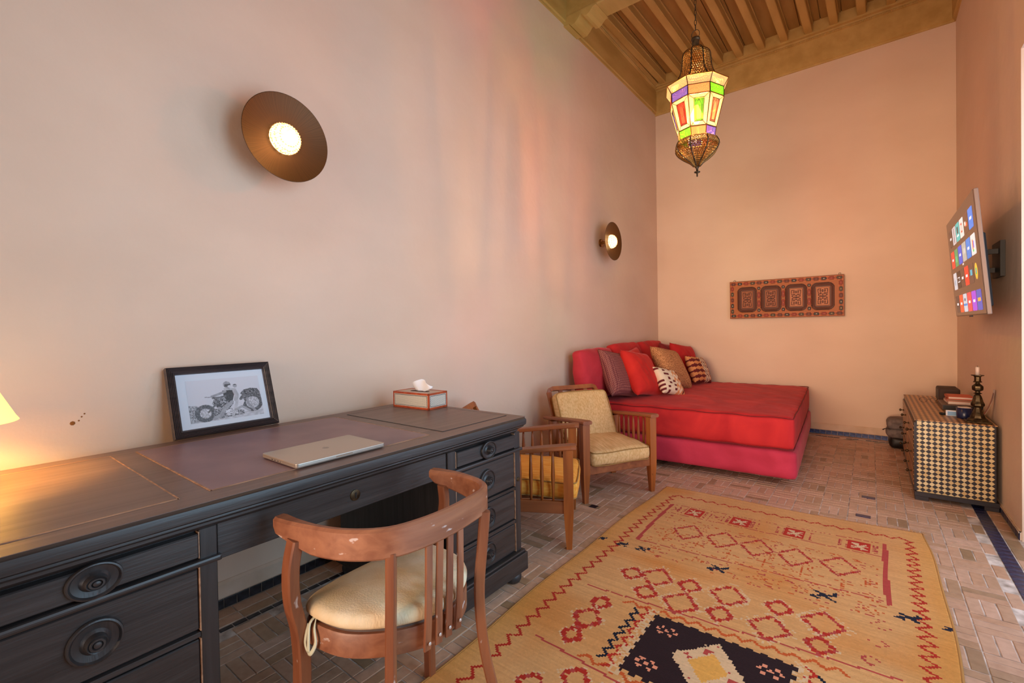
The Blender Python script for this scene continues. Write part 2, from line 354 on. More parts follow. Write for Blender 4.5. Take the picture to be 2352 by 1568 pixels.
# ---- floor: grout bed, individual bejmat tiles on it
bm = BM(); box(bm, XL-.2, XR+.32, YF-.2, YB+.3, -.06, -.0025); floor = struct(obj('floor', bm, GROUT))
def tile_mesh(name, w, d, m, h=.006, ch=.002):
    bm = BM(); w, d = w/2, d/2
    lo = [bm.verts.new((a*w, b*d, -h)) for a, b in ((-1, -1), (1, -1), (1, 1), (-1, 1))]
    mi = [bm.verts.new((a*w, b*d, -ch*.6)) for a, b in ((-1, -1), (1, -1), (1, 1), (-1, 1))]
    hi = [bm.verts.new((a*(w-ch), b*(d-ch), 0)) for a, b in ((-1, -1), (1, -1), (1, 1), (-1, 1))]
    for r0, r1_ in ((lo, mi), (mi, hi)):
        for i in range(4): bm.faces.new((r0[i], r0[(i+1) % 4], r1_[(i+1) % 4], r1_[i]))
    bm.faces.new(hi); me = bpy.data.meshes.new(name); bm.to_mesh(me); bm.free(); me.materials.append(m); return me
B = .1475
spots = []   # (x, y, rot)
i0 = int(math.floor((-2.09-.319)/B))
for i in range(i0, 2):
    for j in range(-26, 19):
        bx, by = .319+i*B, 3.274+j*B
        for k in range(3):
            if (i+j) % 2: spots.append((bx+B/2, by+B*(k+.5)/3, 0))
            else: spots.append((bx+B*(k+.5)/3, by+B/2, 1))
spots = [s for s in spots if -2.095 < s[0] < .515 and YF+.05 < s[1] < 5.99]
def vis(x, y):
    d = Vector((x, y, -H)); z = d.dot(fwd)
    if z < .3: return None
    px, py = CXP+F*d.dot(R_)/z, CYP-F*d.dot(U_)/z
    return (px, py) if -20 < px < 2372 and py < 1590 else None
def hidden(x, y):
    if -1.20 < x < .23 and -.05 < y < 3.42: return True      # rug
    if x < -.47 and y > 3.95: return True                    # daybed
    if x < -1.35 and (y < .45 or 1.33 < y < 1.74): return True
    if x > .24 and y > 4.25: return True
    return False
cand = [(math.hypot(s[0], s[1]), s) for s in spots if vis(s[0], s[1]) and not hidden(s[0], s[1])]
cand.sort(key=lambda t: t[0]); near = [s for _, s in cand[:290]]; nearset = set(near)
tms = [tile_mesh('tile', B-.0044, B/3-.0036, TILE), tile_mesh('tile', B-.005, B/3-.005, TILE)]
black_at = [(-1.50, 2.80), (-.045, 3.64), (-.02, 4.05)]
for (x, y, r) in near:
    me = tms[random.randrange(2)]
    m4 = Matrix.Translation((x, y, random.uniform(-.0008, .0008))) @ Matrix.Rotation(r*PI/2+random.gauss(0, .006), 4, 'Z') @ Matrix.Rotation(random.gauss(0, .004), 4, 'X')
    share('tile', me, m4, floor)
V, Fc, Rn = [], [], []
def add_tile_raw(x, y, w, d, z, rn, jit=.0006):
    b0 = len(V); w, d = w/2, d/2; zz = z+random.uniform(-jit, jit); a = random.gauss(0, .006); ca, sa = math.cos(a), math.sin(a)
    for ww, dd, h in ((w, d, -.006), (w-.0015, d-.0015, 0)):
        for p, q in ((-1, -1), (1, -1), (1, 1), (-1, 1)): V.append((x+p*ww*ca-q*dd*sa, y+p*ww*sa+q*dd*ca, zz+h))
    for i in range(4): Fc.append((b0+i, b0+(i+1) % 4, b0+4+(i+1) % 4, b0+4+i))
    Fc.append((b0+4, b0+5, b0+6, b0+7)); Rn.extend([rn]*5)
def flush_tiles(name, m, parent):
    me = bpy.data.meshes.new(name); me.from_pydata(V, [], Fc); me.materials.append(m)
    a = me.attributes.new('rnd', 'FLOAT', 'FACE'); a.data.foreach_set('value', Rn)
    o = bpy.data.objects.new(name, me); COL.objects.link(o); o.parent = parent; o['kind'] = 'stuff'; V.clear(); Fc.clear(); Rn.clear(); return o
for s in spots:
    if s in nearset: continue
    x, y, r = s; w, d = (B-.0044, B/3-.0036) if not r else (B/3-.0036, B-.004)
    add_tile_raw(x, y, w, d, 0, random.random())
# border rows along the walls
yy = YF+.05
while yy < 6.0:
    for x0_, x1_ in ((-2.275, -2.205), (-2.203, -2.137)): add_tile_raw((x0_+x1_)/2, yy, x1_-x0_-.003, .140, 0, random.random())
    add_tile_raw(.612, yy, .058, .098 if False else .140, 0, random.random()); yy += .1435
xx = -2.09
while xx < .5: add_tile_raw(xx, 6.075, .140, .06, 0, random.random()); xx += .1435
flush_tiles('far_tile_paving', TILES, floor)
# dark glazed stripe tiles, each of its own
dm = tile_mesh('dark_tile', .0255, .050, DTILE); nm = tile_mesh('navy_tile', .058, .049, NTILE); bmk = tile_mesh('dark_tile', .050, .026, DTILE)
yy = .32
while yy < 2.1:
    share('stripe_tile', dm, Matrix.Translation((-2.118, yy, .0004)) @ Matrix.Rotation(random.gauss(0, .01), 4, 'Z'), floor); yy += .0545
yy = 2.55
while yy < 4.6:
    share('stripe_tile', nm, Matrix.Translation((.549, yy, .0004)) @ Matrix.Rotation(random.gauss(0, .012), 4, 'Z'), floor); yy += .0525
xx = -.46
while xx < .3:
    if random.random() < .7: share('stripe_tile', bmk, Matrix.Translation((xx, 6.018, .0004)), floor)
    xx += .0545
sq = tile_mesh('dark_tile', .05, .05, DTILE); sg = tile_mesh('grey_tile', .075, .045, NTILE)
for (x, y), m_ in zip(black_at, (sq, sg, sg)): share('inset_tile', m_, Matrix.Translation((x, y, .0028)), floor)

# ---- baseboards: plaster band over a strip of glazed tiles
def baseboard(name, p, q, inn, m_tile, i0, i1, y_of=None, hb=.12):
    p, q, inn = Vector(p), Vector(q), Vector(inn)
    d = (q-p).normalized(); L = (q-p).length; bm = BM(); sec = [(0, 0), (.007, 0), (.007, .042), (.014, .05), (.012, hb-.012), (.004, hb), (0, hb)]
    R0 = [[bm.verts.new(P+inn*a+Vector((0, 0, z))) for a, z in sec] for P in (p, q)]
    for j in range(len(sec)): k = (j+1) % len(sec); bm.faces.new((R0[0][j], R0[0][k], R0[1][k], R0[1][j]))
    bm.faces.new(R0[0][::-1]); bm.faces.new(R0[1]); bb = struct(obj(name, bm, PLB))
    t = tile_mesh('base_tile', .0510, .041, m_tile); n = 0; s = i0
    while s < min(i1, L) and n < 200:
        P = p+d*s+inn*(.0125+random.uniform(-.001, .001))+Vector((0, 0, .0215))
        rot = Matrix((d, Vector((0, 0, 1)), inn)).transposed().to_4x4()
        if rot.determinant() < 0: rot = Matrix((-d, Vector((0, 0, 1)), inn)).transposed().to_4x4()
        share('base_tile', t, Matrix.Translation(P) @ rot @ Matrix.Rotation(random.gauss(0, .012), 4, 'Z'), bb); s += .0535; n += 1
    return bb
baseboard('baseboard_left', (XL, -.3, 0), (XL, YBL, 0), (1, 0, 0), DTILE, .6, 2.6)
baseboard('baseboard_back', (XL, YBL, 0), (XR, YB, 0), (.02, -1, 0), BTILE, 1.7, 2.65)
baseboard('baseboard_right', (XR, YB-.02, 0), (XR, 3.725, 0), (-1, 0, 0), NTILE, 1.6, 2.36, hb=.05)
# small stains and chips on the walls
bm = BM()
for (y, z, r) in ((.335, .905, .008), (.352, .912, .003), (.36, .925, .003), (.368, .935, .003), (.60, .50, .007), (.617, .502, .007), (1.05, .50, .005)):
    lathe(bm, [(r, 0), (r*.6, .0012)], 7, Matrix.Translation((XL, y, z)) @ Matrix.Rotation(PI/2, 4, 'Y') @ Matrix.Rotation(y*9, 4, 'Z'))
CHIP = mat('plaster_chip', c(140, 84, 30), .9); oo = obj('plaster_chip', bm, CHIP, bpy.data.objects['wall_left'])

# ================================================================== DESK
XF = -1.34; YM = .875
desk = thing('pedestal_desk', 'large blackened oak pedestal desk with leather inlaid top, against the left wall', 'desk', (-1.74, .875, 0))
T0, T1 = -2.178, -1.30; E0, E1 = -.04, 1.79; ZT = .80
bm = BM()   # top with a nosing profile, swept around
prof = [(-.0, 0), (-.006, .012), (-.0, .026), (-.014, .030), (-.022, .034)]
def ring(bm, ins, z): return [bm.verts.new(p) for p in ((T0+ins, E0+ins, z), (T1-ins, E0+ins, z), (T1-ins, E1-ins, z), (T0+ins, E1-ins, z))]
sects = [(.055, ZT-.075), (.040, ZT-.072), (.030, ZT-.064), (.030, ZT-.058), (.018, ZT-.050), (.010, ZT-.046), (.010, ZT-.042), (.002, ZT-.036), (0, ZT-.026), (0, ZT-.012), (.003, ZT-.004), (.010, ZT)]
rg = [ring(bm, a, z) for a, z in sects]
for a, b in zip(rg, rg[1:]):
    for k in range(4): bm.faces.new((a[k], a[(k+1) % 4], b[(k+1) % 4], b[k]))
bm.faces.new(rg[0][::-1]); bm.faces.new(rg[-1])
bmesh.ops.bevel(bm, geom=[e for e in bm.edges if abs(e.verts[0].co.z-e.verts[1].co.z) > .0005 and (e.verts[0].co.xy-e.verts[1].co.xy).length < .02], offset=.02, segments=4, affect='EDGES')
top = obj('desk_top', bm, BLK, desk, 'a')
bm = BM()
V4 = [(T0+.012, E0+.012), (T1-.012, E0+.012), (T1-.012, E1-.012), (T0+.012, E1-.012)]
box(bm, T0+.012, T1-.012, E0+.014, E1-.014, ZT-.001, ZT+.0012); obj('top_veneer', bm, BLKT, top)
for a, b, lab in ((0.02, .397, 0), (.470, 1.245, 0), (1.318, 1.735, 0)):
    bm = BM(); m_ = LEATH if a == .47 else BLKT
    box(bm, -2.085, -1.396, a, b, ZT+.001, ZT+.0028, .0012); li = obj('leather_inlay', bm, m_, top)
    bm = BM(); e = .0022
    for x0, x1, y0, y1 in ((-2.087, -2.085+e, a, b), (-1.396-e, -1.394, a, b), (-2.087, -1.394, a-e, a+e), (-2.087, -1.394, b-e, b+e)):
        box(bm, x0, x1, y0, y1, ZT+.0012, ZT+.0031)
    gr = obj('inlay_groove', bm, WORN if a < .5 else BLKV, top)
# pedestals
def worn_strip(bm, *a): box(bm, *a)
def pedestal(y0, y1, outer):
    xb = -2.12
    bm = BM(); box(bm, xb, XF-.02, y0, y1, .12, ZT-.072); ped = obj('pedestal', bm, BLKV, desk)
    bm = BM()  # stiles
    for a, b in ((y0, y0+.045), (y1-.04, y1)): box(bm, XF-.03, XF, a, b, .15, ZT-.072, .002)
    obj('front_stile', bm, BLKV, ped)
    bm = BM(); box(bm, xb-.01, XF+.012, y0-.008, y1+.008, .636, .652, .006, seg=2); obj('moulding', bm, BLK, ped)
    bm = BM()
    for a, b in (((.455), (.468)), ((.297), (.312)),): box(bm, XF-.03, XF-.001, y0+.045, y1-.04, a, b, .002)
    obj('drawer_rail', bm, BLK, ped)
    bm = BM(); box(bm, xb-.02, XF+.025, y0-.02, y1+.02, .06, .145, .003); box(bm, xb-.012, XF+.016, y0-.012, y1+.012, .145, .158, .005, seg=2)
    obj('plinth', bm, BLK, ped)
    rows = [(.655, .722), (.471, .632), (.315, .452), (.160, .294)]
    for (a, b) in rows:
        proud = .006 if a > .6 else -.004
        bm = BM(); box(bm, XF-.03, XF+proud, y0+.048, y1-.043, a+.003, b-.003, .003); dr = obj('drawer_front', bm, BLK, desk)
        bm = BM(); e = .0025
        box(bm, XF-.03, XF-.0005+max(proud, 0)*.2, y0+.0445, y0+.047, a, b); box(bm, XF-.03, XF-.0005, y1-.042, y1-.0395, a, b)
        obj('worn_edge', bm, WORN, dr)
        yc, zc = (y0+y1)/2, (a+b)/2+.002; R = .049 if (b-a) > .1 else .034
        R = .049; bm = BM(); t = Matrix.Translation((XF+proud, yc, zc)) @ Matrix.Rotation(PI/2, 4, 'Y')
        if a > .6: t = Matrix.Translation((XF+proud, yc, zc)) @ Matrix.Rotation(PI/2, 4, 'Y') @ Matrix.Diagonal((.80, 1, 1, 1))
        lathe(bm, [(R*.96, 0), (R, .004), (R*.97, .010), (R*.90, .011), (R*.82, .006), (R*.55, .004), (R*.42, .009), (R*.38, .020), (R*.36, .024), (R*.30, .022), (R*.27, .026), (R*.20, .026), (R*.17, .0225), (R*.13, .026), (R*.05, .027)], 36, t)
        obj('knob', bm, BLKV, dr, 'a')
    for x in (xb+.03, XF-.03):
        for y in (y0+.03, y1-.03):
            bm = BM(); lathe(bm, [(.018, .0), (.032, .006), (.040, .022), (.040, .036), (.032, .052), (.02, .062)], 20, Matrix.Translation((x, y, 0))); obj('bun_foot', bm, BLKV, ped, True)
    return ped
pl = pedestal(-.018, .463, 0); pr = pedestal(1.288, 1.768, 1)
bm = BM(); lathe(bm, [(.011, 0), (.010, .003), (.004, .004)], 12, Matrix.Translation((XF, 1.75, .50)) @ Matrix.Rotation(PI/2, 4, 'Y')); obj('side_lock', bm, BRASSD, pr, 'a')
bm = BM(); box(bm, XF-.025, XF-.006, .465, 1.286, .632, ZT-.072, .002); kd = obj('knee_drawer', bm, BLK, desk)
bm = BM(); lathe(bm, [(.0185, 0), (.018, .003), (.016, .004)], 20, Matrix.Translation((XF-.006, .872, .682)) @ Matrix.Rotation(PI/2, 4, 'Y')); lk = obj('escutcheon', bm, BRASSD, kd, 'a')
bm = BM(); lathe(bm, [(.0042, 0), (.004, .0015)], 10, Matrix.Translation((XF-.002, .872, .687)) @ Matrix.Rotation(PI/2, 4, 'Y')); box(bm, XF-.002, XF-.0006, .8702, .8738, .672, .686); obj('keyhole', bm, BLACKP, kd)
bm = BM(); box(bm, -2.12, -2.10, .465, 1.286, .60, ZT-.072); obj('back_rail', bm, BLK, desk)

# ================================================================== laptop
lp = thing('laptop', 'closed silver laptop lying on the leather desk top', 'laptop', (-1.495, .858, ZT+.003), 0)
def rrect(w, d, r, n=5):
    out = []
    for cx, cy, a0 in ((w-r, d-r, 0), (-w+r, d-r, PI/2), (-w+r, -d+r, PI), (w-r, -d+r, 1.5*PI)):
        for k in range(n+1): out.append((cx+r*math.cos(a0+PI/2*k/n), cy+r*math.sin(a0+PI/2*k/n)))
    return out
def slab(bm, outline, zs):
    """stack of inset outlines; zs = [(inset_scale, z)]"""
    rings = [[bm.verts.new((x*s, y*s, z)) for x, y in outline] for s, z in zs]; n = len(outline)
    for a, b in zip(rings, rings[1:]):
        for k in range(n): bm.faces.new((a[k], a[(k+1) % n], b[(k+1) % n], b[k]))
    bm.faces.new(rings[0][::-1]); bm.faces.new(rings[-1])
bm = BM(); slab(bm, rrect(.115, .163, .010), [(.975, .0015), (.995, .0035), (1, .006), (1, .0112)]); obj('base', bm, GREYL, lp, 'a', False)
bm = BM(); slab(bm, rrect(.115, .163, .010), [(.999, .0117), (1, .0125), (.998, .0158), (.985, .0164)]); lid = obj('lid', bm, GREYL, lp, 'a', False)
bm = BM(); box(bm, .1145, .1156, -.03, .03, .0085, .0113); obj('finger_notch', bm, mat('notch', c(150, 120, 98), .5), lp, False, False)
bm = BM()
for y in (-.088, -.078, -.066, -.056): pass
for x, w in ((-.045, .009), (-.025, .007), (-.005, .007), (.012, .004)): box(bm, x, x+w, -.1634, -.1628, .0065, .0088)
obj('port', bm, BLACKP, lp, False, False)
GM = mat('emblem', c(146, 134, 124), .3, .8); bm = BM(); pts = []
for k in range(28):
    a = 2*PI*k/28; r = .012*(1-.12*math.cos(2*a)*0+.05*math.cos(3*a)); x, y = r*math.cos(a), r*math.sin(a)*.95
    dd = math.hypot(x-.001, y-.0145)
    if dd < .0055: y = .0145-math.sqrt(max(.0055**2-(x-.001)**2, 0))
    pts.append((x, y))
slab(bm, pts, [(1, .0163), (1, .01655)])
lf = [(-.0195, .001), (-.0165, .0045), (-.0135, .0045), (-.014, .001), (-.0165, -.0005)]
a = [bm.verts.new((x, y, .0163)) for x, y in lf]; b = [bm.verts.new((x, y, .01655)) for x, y in lf]; bm.faces.new(b)
obj('emblem', bm, GM, lid, False, False)

# ================================================================== framed photograph
fr = thing('framed_photograph', 'black and white motorcycle photograph in a ridged dark frame, leaning on wall', 'picture', (-2.165, .81, ZT+.004))
FW, FH = .405, .295
lean = math.asin(.098/FH)
fm = Matrix.Translation((-.002, 0, 0)) @ Matrix.Rotation(-lean, 4, 'Y')   # local: y across, z up, +x front
bm = BM(); bw = .032
seg = [(-.012, 0), (.010, 0), (.014, .002), (.010, .0045), (.0145, .0065), (.0105, .010), (.0145, .012), (.0105, .0155), (.0145, .0175), (.0105, .021), (.014, .023), (.009, .0265), (.010, .029), (.002, bw), (-.012, bw)]
rings = []
for sy, sz in ((-1, 0), (1, 0), (1, 1), (-1, 1)):
    rings.append([bm.verts.new(fm @ Vector((x, sy*(FW/2-t), (FH-t) if sz else t))) for x, t in seg])
for k in range(4):
    A, B_ = rings[k], rings[(k+1) % 4]
    for j in range(len(seg)): jj = (j+1) % len(seg); bm.faces.new((A[j], A[jj], B_[jj], B_[j]))
FRM = wood('ridged_frame', c(54, 44, 44), c(82, 68, 66), 1, .42, 1.5); obj('frame', bm, FRM, fr, False, False)
bm = BM(); box(bm, -.010, .0015, -FW/2+bw-.002, FW/2-bw+.002, bw-.002, FH-bw+.002); bmesh.ops.transform(bm, matrix=fm, verts=bm.verts); obj('mount', bm, MATB, fr, False, False)
# the print: a raster of flat tones on a fine grid
NX, NY = 190, 126
img = np.zeros((NY, NX)); yy_, xx_ = np.mgrid[0:NY, 0:NX]; X = (xx_+.5)/NX; Y = (yy_+.5)/NY    # Y down
img[:] = .64-.06*Y
rs = np.random.RandomState(3)
def smooth_noise(h, w, k):
    a = rs.rand(h//k+3, w//k+3); yi, xi = np.mgrid[0:h, 0:w]/k; y0, x0 = yi.astype(int), xi.astype(int); fy, fx = yi-y0, xi-x0
    return (a[y0, x0]*(1-fx)+a[y0, x0+1]*fx)*(1-fy)+(a[y0+1, x0]*(1-fx)+a[y0+1, x0+1]*fx)*fy
N2 = smooth_noise(NY, NX, 2); N5 = smooth_noise(NY, NX, 5)
def poly_mask(P, X=X, Y=Y):
    m = np.zeros(X.shape, bool); n = len(P)
    for i in range(n):
        x1, y1 = P[i]; x2, y2 = P[(i+1) % n]
        if y1 == y2: continue
        cnd = ((y1 > Y) != (y2 > Y)) & (X < (x2-x1)*(Y-y1)/(y2-y1)+x1); m ^= cnd
    return m
def fillp(P, v, nz=0):
    m = poly_mask(P); img[m] = v+nz*(N2[m]-.5)
def lim(P, w, v):
    for (x1, y1), (x2, y2) in zip(P, P[1:]):
        dx, dy = x2-x1, (y2-y1)*.66; t = np.clip(((X-x1)*dx+(Y-y1)*.66*dy)/(dx*dx+dy*dy+1e-9), 0, 1)
        d = np.hypot(X-x1-t*dx, (Y-y1)*.66-t*dy); img[d < w] = v+.12*(N5[d < w]-.5)
def wheel(cx, cy, r, w, v=.07):
    d = np.hypot(X-cx, (Y-cy)*.66); m = (d < r) & (d > r-w); img[m] = v+.10*(N2[m] > .6); m = d < r-w; img[m] = .35+.5*(N2[m]-.3)
img[(Y > .86+.03*N5)] = .42; g = Y > .90; img[g] = .5+.25*(N5[g]-.5)
fillp([(0, .58), (.10, .60), (.2, .70), (.22, .95), (0, .99)], .30, .5)
fillp([(.70, .42), (.76, .33), (.86, .30), (.96, .33), (.99, .42), (1, .74), (.84, .60)], .13, .35)
wheel(.20, .80, .135, .060); wheel(.86, .67, .150, .052)
fillp([(.33, .50), (.42, .46), (.54, .50), (.60, .62), (.50, .80), (.36, .70), (.30, .60)], .18, .7)
fillp([(.32, .72), (.44, .72), (.62, .78), (.72, .84), (.72, .93), (.38, .97), (.30, .90)], .22, .5)
fillp([(.46, .78), (.62, .76), (.64, .90), (.48, .92)], .55, 1.0)
fillp([(.60, .52), (.72, .50), (.75, .62), (.70, .74), (.62, .72), (.58, .62)], .62, .1)
lim([(.80, .50), (.75, .46), (.70, .55)], .022, .12); lim([(.79, .56), (.80, .70), (.88, .88)], .018, .30)
fillp([(.46, .30), (.60, .30), (.62, .40), (.58, .58), (.50, .56), (.47, .44)], .05, .05)
lim([(.63, .34), (.65, .44), (.63, .56)], .030, .42)
lim([(.50, .33), (.40, .38), (.31, .42)], .018, .30); lim([(.49, .44), (.40, .46), (.32, .46)], .014, .16); lim([(.64, .30), (.54, .27), (.50, .27)], .016, .45)
lim([(.57, .60), (.46, .74), (.40, .88), (.31, .95)], .026, .33); lim([(.64, .60), (.60, .80), (.56, .92)], .020, .48)
lim([(.60, .80), (.70, .74), (.80, .86)], .018, .36)
lim([(.29, .43), (.22, .42)], .005, .2); lim([(.33, .44), (.36, .52)], .006, .1); lim([(.36, .60), (.24, .78)], .012, .12)
m = np.hypot(X-.535, (Y-.16)*.66) < .052; img[m] = .38+.25*(N5[m]-.5); m = m & (Y > .15) & (X > .50); img[m] = .08
m = np.hypot((X-.57)/1.5, (Y-.215)*.66) < .020; img[m] = .60
m = np.hypot(X-.645, (Y-.21)*.66) < .030; img[m] = .36; m &= (Y < .19); img[m] = .07
lim([(.52, .225), (.56, .26)], .010, .3)
m = np.hypot(X-.38, (Y-.66)*.66) < .030; img[m] = .06; m = np.hypot(X-.385, (Y-.715)*.66) < .024; img[m] = .33
img = np.clip(img, .02, .72)
pw, ph = FW-2*bw-.055, FH-2*bw-.050
pme = grid_mesh(NX, NY, lambda u, v: tuple(fm @ Vector((.0020, -pw/2+u*pw+.004, FH/2-ph/2+v*ph-.004))))
g = img[::-1].reshape(-1); paint(pme, np.stack([g*.98, g*1.0, g*1.10], 1)); PHO = mat('photo_print', rough=.35); attr_color(PHO); pme.materials.append(PHO)
po = bpy.data.objects.new('photo_print', pme); COL.objects.link(po); po.parent = fr

# ================================================================== tissue box
tb = thing('tissue_box', 'orange-framed tissue box with mosaic sides, tissue sticking out, on desk end', 'tissue box', (-1.96, 1.685, ZT+.003), math.radians(4))
TW, TD, TH = .135, .072, .086
ORG = mat('orange_lacquer', c(176, 74, 38), .35); add_noise_mix(ORG, c(160, 62, 30), c(190, 88, 48), (30, 30, 30))
bm = BM(); box(bm, -TW+.002, TW-.002, -TD+.002, TD-.002, .0, TH-.002); bx = obj('box_body', bm, mat('box_top', c(196, 176, 160), .45), tb, False, False)
bm = BM(); e = .009
for sx in (-1, 1):
    for sy in (-1, 1): box(bm, sx*TW-(e if sx > 0 else 0), sx*TW+(0 if sx > 0 else e), sy*TD-(e if sy > 0 else 0), sy*TD+(0 if sy > 0 else e), 0, TH, .001)
for z in (0, TH-e*1.2):
    for sy in (-1, 1): box(bm, -TW, TW, sy*TD-(e if sy > 0 else 0), sy*TD+(0 if sy > 0 else e), z, z+e*1.2, .001)
    for sx in (-1, 1): box(bm, sx*TW-(e if sx > 0 else 0), sx*TW+(0 if sx > 0 else e), -TD, TD, z, z+e*1.2, .001)
obj('edge_frame', bm, ORG, tb, False, False)
MOS = mat('mosaic_inlay', rough=.4); attr_color(MOS)
def mosaic(w, h, fn, nu, nv):
    me = grid_mesh(nu, nv, fn); cols = []
    for j in range(nv):
        for i in range(nu):
            if j in (0, nv-1) or i in (0, nu-1): cols.append(c(218, 208, 190)[:3]); continue
            if j in (1, nv-2) or i in (1, nu-2): cols.append(c(40, 40, 60)[:3]); continue
            k = (i % 4, j % 4)
            cols.append(c(226, 220, 206)[:3] if k in ((0, 0), (2, 2), (1, 0), (3, 2), (0, 1), (2, 3), (0, 3), (2, 1), (3, 0), (1, 2)) else (c(34, 32, 44)[:3] if k in ((1, 1), (3, 3)) else c(166, 158, 140)[:3]))
    paint(me, cols); me.materials.append(MOS); o = bpy.data.objects.new('mosaic_panel', me); COL.objects.link(o); o.parent = tb
mosaic(0, 0, lambda u, v: (-TW+e+u*2*(TW-e), -TD+.0012, e*1.2+v*(TH-2.4*e)), 92, 24)
mosaic(0, 0, lambda u, v: (TW-.0012, -TD+e+u*2*(TD-e), e*1.2+v*(TH-2.4*e)), 46, 24)
bm = BM(); slab(bm, [(x, y) for x, y in rrect(.065, .018, .017)], [(1, TH-.0022), (1, TH-.001)]); obj('slot', bm, mat('slot_dark', c(60, 26, 20), .8), tb, False, False)
bm = BM(); rows_ = []
for j in range(11):
    t = j/10; row = []
    for i in range(15):
        s = i/14-.5; w = .040+.052*math.sin(t*PI*.62)
        x = s*w*1.6+.020*t; y = .010*math.sin(s*9+t*2)*(.3+t)+.004; z = TH-.002+t*.066*(1-.55*abs(s+.12)**1.2*1.8)
        row.append(bm.verts.new((x, y, z)))
    rows_.append(row)
for j in range(10):
    for i in range(14): bm.faces.new((rows_[j][i], rows_[j][i+1], rows_[j+1][i+1], rows_[j+1][i]))
tt = obj('tissue', bm, WHITE, tb, True, False); md = tt.modifiers.new('s', 'SOLIDIFY'); md.thickness = .002

# ================================================================== table lamp (shade enters the frame at the left)
tl = thing('table_lamp', 'glowing cream cone-shade table lamp on desk, cut off by left edge', 'lamp', (-2.0, .03, ZT+.003))
bm = BM(); lathe(bm, [(.055, 0), (.058, .008), (.030, .02), (.022, .04), (.034, .075), (.030, .11), (.012, .135), (.010, .19)], 24); obj('base', bm, BRASSD, tl, True, False)
bm = BM(); lathe(bm, [(.148, .178), (.141, .190), (.072, .345), (.004, .338)], 40, cap=False); sh = obj('lamp_shade', bm, SHADE, tl, True, False); md = sh.modifiers.new('s', 'SOLIDIFY'); md.thickness = .002  # top closed, added to keep the lamp from lighting the wall above
bm = BM(); lathe(bm, [(.01, .19), (.028, .225), (.030, .25), (.018, .28), (.004, .287)], 16); obj('bulb', bm, BULB, tl, True, False)

# ================================================================== wall sconces
def sconce(y, lab):
    s = thing('wall_sconce', lab, 'wall lamp', (XL, y, 2.126), 0, None); t = Matrix.Rotation(PI/2, 4, 'Y')
    bm = BM(); lathe(bm, [(.042, 0), (.042, .012), (.036, .018)], 28, t); obj('wall_plate', bm, BRASS, s, 'a', False)
    bm = BM(); lathe(bm, [(.014, .015), (.014, .12)], 16, t); obj('arm', bm, BRASS, s, 'a', False)
    bm = BM(); lathe(bm, [(.030, .118), (.10, .124), (.165, .136), (.199, .152), (.2005, .1535), (.198, .1545), (.16, .139), (.10, .1275), (.072, .125), (.069, .122), (.03, .121)], 64, t)
    n_ = obj('dish', bm, DISH, s, 'a', False)
    bm = BM(); lathe(bm, [(.070, .124), (.071, .132), (.066, .150), (.052, .168), (.030, .179), (.006, .183)], 32, t); obj('cut_glass_bulb', bm, BULBG, s, True, False)
    bm = BM()
    for rr, xz in ((.069, .140), (.061, .159), (.044, .175)):
        for k in range(int(rr*520)):
            a = 2*PI*k/int(rr*520); lathe(bm, [(.0042, -.001), (.002, .0018)], 5, Matrix.Translation((xz, rr*math.cos(a), rr*math.sin(a))) @ t)
    g_ = obj('glass_facet', bm, BULBF, s, False, False); g_['kind'] = 'stuff'
    return s
DISH = mat('brushed_brass_dish', c(128, 86, 40), .38, 1)
n_, l_, b_ = nodes(DISH); tc_ = n_.new('ShaderNodeTexCoord'); sx_ = n_.new('ShaderNodeSeparateXYZ'); at_ = n_.new('ShaderNodeMath'); at_.operation = 'ARCTAN2'
nz_ = n_.new('ShaderNodeTexNoise'); nz_.noise_dimensions = '1D'; nz_.inputs['Scale'].default_value = 55; nz_.inputs['Detail'].default_value = 6
l_.new(tc_.outputs['Object'], sx_.inputs[0]); l_.new(sx_.outputs[1], at_.inputs[0]); l_.new(sx_.outputs[2], at_.inputs[1]); l_.new(at_.outputs[0], nz_.inputs['W'])
rp_ = n_.new('ShaderNodeValToRGB'); rp_.color_ramp.elements[0].color = c(66, 42, 18); rp_.color_ramp.elements[1].color = c(98, 64, 30); rp_.color_ramp.elements[0].position = .2; rp_.color_ramp.elements[1].position = .8
l_.new(nz_.outputs[0], rp_.inputs[0]); l_.new(rp_.outputs[0], b_.inputs['Base Color'])
b_.inputs['Roughness'].default_value = .5; b_.inputs['Metallic'].default_value = .55
BULBG = mat('glowing_cut_glass', c(255, 236, 190), .2, Emission_Color=(1, .64, .26, 1), Emission_Strength=8)
n_, l_, b_ = nodes(BULBG); vo_ = n_.new('ShaderNodeTexVoronoi'); vo_.inputs['Scale'].default_value = 95; tc_ = n_.new('ShaderNodeTexCoord'); mr_ = n_.new('ShaderNodeMapRange')
l_.new(tc_.outputs['Object'], vo_.inputs[0]); l_.new(vo_.outputs['Distance'], mr_.inputs[0]); mr_.inputs[1].default_value = .15; mr_.inputs[2].default_value = .75; mr_.inputs[3].default_value = 9; mr_.inputs[4].default_value = .9
l_.new(mr_.outputs[0], b_.inputs['Emission Strength'])
BULBF = mat('glass_facets', c(240, 190, 130), .2, Emission_Color=(1, .5, .18, 1), Emission_Strength=.7)
sconce(1.07, 'brass disc wall sconce with glowing bulb, the large one above the desk')
sconce(4.515, 'brass disc wall sconce with glowing bulb, farther one above the red daybed')

